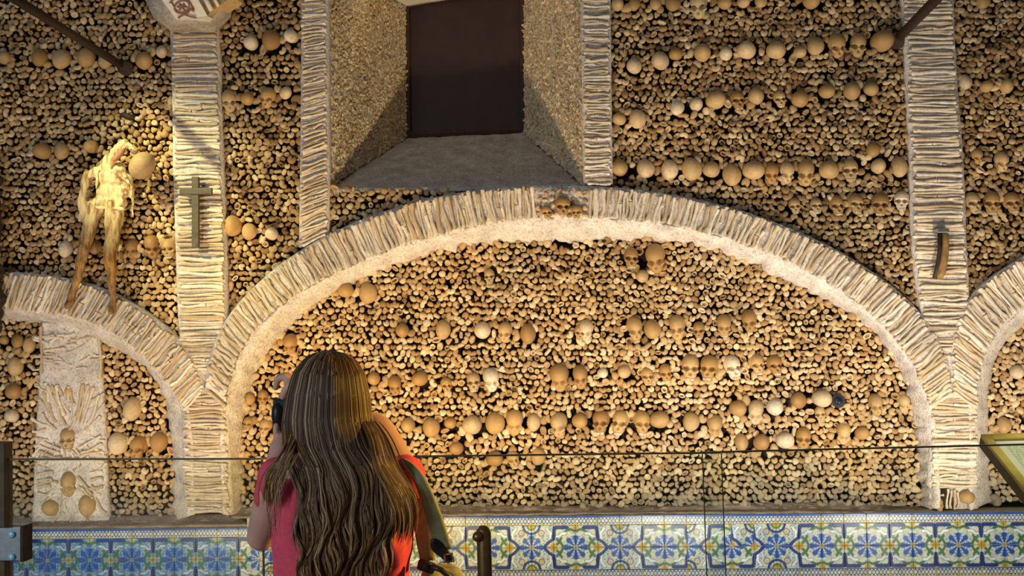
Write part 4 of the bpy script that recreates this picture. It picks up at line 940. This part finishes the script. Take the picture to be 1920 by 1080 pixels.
# hair: locks of strands over a scalp shell
def hair():
    rgh = np.random.RandomState(21)
    ys = np.array([657, 664, 676, 700, 740, 790, 840, 880, 930, 980, 1030, 1085, 1120])
    Lx = np.array([612, 588, 568, 549, 537, 529, 530, 545, 556, 556, 553, 552, 556])
    Rx = np.array([622, 650, 668, 684, 693, 699, 718, 742, 754, 748, 738, 722, 712])
    Bd = np.array([.02, .060, .090, .115, .128, .128, .142, .160, .172, .176, .176, .172, .168])    # bulge towards the camera in metres from the head axis
    V = []; Fc = []; al = []; seg = 5
    def strand(pts, r, a0):
        b = len(V); n = len(pts)
        for i, p in enumerate(pts):
            t = (pts[min(i+1, n-1)]-pts[max(i-1, 0)]); t = t/np.linalg.norm(t); sd = np.cross(t, (0, -1, 0)); sd /= np.linalg.norm(sd)+1e-9; nr_ = np.cross(sd, t)
            rr = r*(1 if i < n-3 else (n-i)/4.0)*(1 if i > 0 else .5)
            for k in range(seg):
                a = 2*math.pi*k/seg; V.append(p+sd*math.cos(a)*rr+nr_*math.sin(a)*rr*.6); al.append(min(1, max(0, a0(i/(n-1)))))
        for i in range(n-1):
            for k in range(seg): Fc.append((b+i*seg+k, b+i*seg+(k+1) % seg, b+(i+1)*seg+(k+1) % seg, b+(i+1)*seg+k))
    NL = 46; lu = np.sort(np.r_[np.linspace(.01, .99, NL)+rgh.uniform(-.012, .012, NL)]); lph = np.cumsum(rgh.uniform(-.5, .9, NL)); lam = rgh.uniform(.5, 1.3, NL); lend = rgh.uniform(1040, 1115, NL); lend += 30; lend[:4] -= 60; lend[-5:] -= 60; ldep = rgh.uniform(-.012, .010, NL); lconv = rgh.uniform(.25, .8, NL)
    for i in range(1700):
        l = rgh.randint(NL); u = lu[l]+rgh.normal(0, .014); u = min(.995, max(.005, u)); y1 = lend[l]+rgh.uniform(-18, 18)
        n = 30; yy = 657+(y1-657)*(np.linspace(0, 1, n)**1.15); pts = []; dl = rgh.uniform(-.006, .006); wob = rgh.uniform(0, 6.28)
        for y in yy:
            f = min(1, max(0, (y-800)/230)); uu = u+(lu[l]-u)*f*lconv[l]
            L_, R_, B_ = np.interp(y, ys, Lx), np.interp(y, ys, Rx), np.interp(y, ys, Bd)
            x = L_+(R_-L_)*uu; wv = f*lam[l]*(9.0*math.sin((y-800)/19.0+lph[l])+2.2*math.sin((y-800)/9.0+wob))
            e = abs(2*uu-1); f2 = min(1, max(0, (y-790)/80)); bd = B_*((1-f2)*math.sqrt(max(0, 1-e*e))+f2*(.90+.10*math.sqrt(max(0, 1-e*e))))*(.97)+dl+ldep[l]*f+.006*f*math.cos((y-800)/21.0+lph[l])*lam[l]
            pts.append(np.array(W(x+wv, y, .055-bd)))
        strand(pts, rgh.uniform(.0016, .0030), lambda t: (t-.32)*1.5)
    # side strands falling over the left shoulder and the right lock
    for i in range(110):
        k = rgh.normal(0, 1); x0, y0 = 545+rgh.uniform(-6, 12), 848+rgh.uniform(-12, 14)
        q = [(x0+8, y0-40), (x0, y0), (520+k*7, 872+k*3), (505+k*9, 893+rgh.uniform(-5, 5)), (506+k*10, 918), (512+k*10+rgh.uniform(-6, 6), 938+rgh.uniform(-30, 16))]
        q = smooth_pl(q, 16); strand([np.array(W(x, y, -.075-.018*math.sin(j/15*3)+rgh.uniform(-.001, .001)+.06*max(0, 1-j/5))) for j, (x, y) in enumerate(q)], .0020, lambda t: .45+t*.6)
    for i in range(170):
        k = rgh.normal(0, 1); q = [(690+k*6, 790), (712+k*9, 840), (742+k*11, 888), (758+k*12, 930), (764+k*10, 965), (757+k*9, 995+rgh.uniform(-55, 30))]
        q = smooth_pl(q, 18); ph = rgh.uniform(0, .6); strand([np.array(W(x+5*math.sin(j*.55+ph), y, -.095-.02*math.sin(j/17*3)+.004*k+.07*max(0, 1-j/6))) for j, (x, y) in enumerate(q)], .0016, lambda t: .3+t*.8)
    for i in range(14):        # loose single hairs on the left shoulder
        x0 = 540+rgh.uniform(-10, 20); q = [(x0, 850), (x0-20+rgh.uniform(-10, 10), 900), (500+rgh.uniform(-15, 25), 950), (515+rgh.uniform(-15, 25), 985), (508+rgh.uniform(-10, 20), 1010+rgh.uniform(-20, 20))]
        q = smooth_pl(q, 16); strand([np.array(W(x, y, -.125)) for x, y in q], .0007, lambda t: .6)
    me = mesh_py('hair', V, Fc, M['hair'], True); at = me.attributes.new('along', 'FLOAT', 'POINT'); at.data.foreach_set('value', np.array(al, np.float32)); h = obj('hair', me); reparent(h, person)
    # under-layer shell so that no skin shows between locks
    mb = MB(); NR = 26; V2 = []
    for y, L_, R_, B_ in zip(ys, Lx, Rx, Bd):
        for k in range(NR):
            a = 2*math.pi*k/NR; ca, sa = math.cos(a), math.sin(a); front = .075 if y < 760 else (.05 if y < 850 else .02)
            V2.append(W((L_+R_)/2+(R_-L_)/2*.95*ca, y+3, .055-(B_*(.90 if y < 800 else .80)*sa if sa > 0 else front*sa)))
    mb.add(V2, [(i*NR+k, i*NR+(k+1) % NR, (i+1)*NR+(k+1) % NR, (i+1)*NR+k) for i in range(len(ys)-1) for k in range(NR)]+[tuple(range(NR)), tuple((len(ys)-1)*NR+k for k in range(NR-1, -1, -1))])
    reparent(mb.build('hair_under_layer', M['hair'], None, smooth=True), h)
hair()
# camera in her hands
cmv = W(552, 776, .37); co_ = empty('photo_camera', cmv, label="black camera held upright in front of the woman's face", cat='camera'); bpy.context.view_layer.update()
mb = MB(); mb.box(cmv, (.055, .032, .046)); reparent(mb.build('camera_body', M['black'], None, bevel=.008), co_)
mb = MB(); mb.ell(cmv+Vector((-.040, -.012, 0)), (.022, .034, .044)); reparent(mb.build('grip', M['black'], None, smooth=True), co_)
mb = MB(); mb.tube([cmv+Vector((0, .02, 0)), cmv+Vector((0, .09, 0)), cmv+Vector((0, .092, 0))], [.034, .034, .03], 20); reparent(mb.build('lens', M['black'], None, smooth=True), co_)
mb = MB(); mb.tube([cmv+Vector((0, .088, 0)), cmv+Vector((0, .094, 0))], [.026, .026], 20); reparent(mb.build('lens_glass', M['lensglass'], None), co_)
# shoulder bag
def ribbon(pts, wd, th, nrmv=Vector((0, -1, 0))):
    mb = MB(); pts = [Vector(p) for p in pts]; n = len(pts); V = []
    if not hasattr(wd, '__len__'): wd = [wd]*n
    for i in range(n):
        t = (pts[min(i+1, n-1)]-pts[max(i-1, 0)]).normalized(); sd = t.cross(nrmv).normalized(); nn = sd.cross(t).normalized()
        for k in range(12):
            a = 2*math.pi*k/12; ca, sa = math.cos(a), math.sin(a)
            V.append(pts[i]+sd*wd[i]*math.copysign(abs(ca)**.5, ca)+nn*th*math.copysign(abs(sa)**.7, sa))
    mb.add(V, [(i*12+k, i*12+(k+1) % 12, (i+1)*12+(k+1) % 12, (i+1)*12+k) for i in range(n-1) for k in range(12)]+[tuple(range(12)), tuple((n-1)*12+k for k in range(11, -1, -1))]); return mb
bag = empty('shoulder_bag', W(835, 1100, .0), label="olive green shoulder bag hanging from the woman's right shoulder", cat='bag'); bpy.context.view_layer.update()
q = smooth_pl([(748, 862), (772, 872), (790, 900), (804, 940), (818, 985), (832, 1030)], 24)
dd = np.interp(np.linspace(0, 1, 24), [0, .12, .3, .6, 1], [.03, -.055, -.080, -.060, -.02])
reparent(ribbon([W(x, y, d) for (x, y), d in zip(q, dd)], [.011+.010*min(1, i/16) for i in range(24)], .006).build('strap', M['olive'], None, smooth=True), bag)
q = smooth_pl([(772, 880), (782, 920), (792, 960), (798, 1005), (802, 1050)], 18)
reparent(ribbon([W(x, y, .03+.0*i) for i, (x, y) in enumerate(q)], [.012+.014*math.sin(i/17*2.6) for i in range(18)], .014).build('back_strap', M['olive'], None, smooth=True), bag)
q = smooth_pl([(812, 1010), (822, 1028), (836, 1040), (846, 1050)], 12)
reparent(ribbon([W(x, y, -.035+.002*i) for i, (x, y) in enumerate(q)], [.007, .012, .016, .018, .018, .017, .016, .014, .013, .012, .012, .011], .006).build('leather_tab', M['leather'], None, smooth=True), bag)
mb = MB(); rp = [(833, 1040), (848, 1038), (851, 1052), (836, 1054), (833, 1040)]
mb.tube([W(x, y, -.035) for x, y in rp], .0028, 6); reparent(mb.build('ring', M['brass'], None, smooth=True), bag)
mb = MB(); mb.ell(W(832, 1118, .05), (.070, .05, .085)); mb.ell(W(815, 1090, .03), (.035, .03, .05)); mb.ell(W(848, 1100, .04), (.03, .03, .05)); mb.box(W(832, 1160, .05), (.075, .045, .06))
reparent(blob('bag_body', mb, .009, 5, M['olive'], None, .02, (24, 24, 8)), bag)
mb = ribbon([W(788, 1058, .0), W(800, 1062, -.01), W(812, 1066, .0)], .014, .012); reparent(mb.build('leather_trim', M['leather'], None, smooth=True), bag)
mb = MB(); mb.tube([W(808, 1062, -.02), W(826, 1068, -.022), W(846, 1084, -.018), W(856, 1110, -.01)], .007, 8); reparent(mb.build('dark_piping', M['leather'], None, smooth=True), bag)
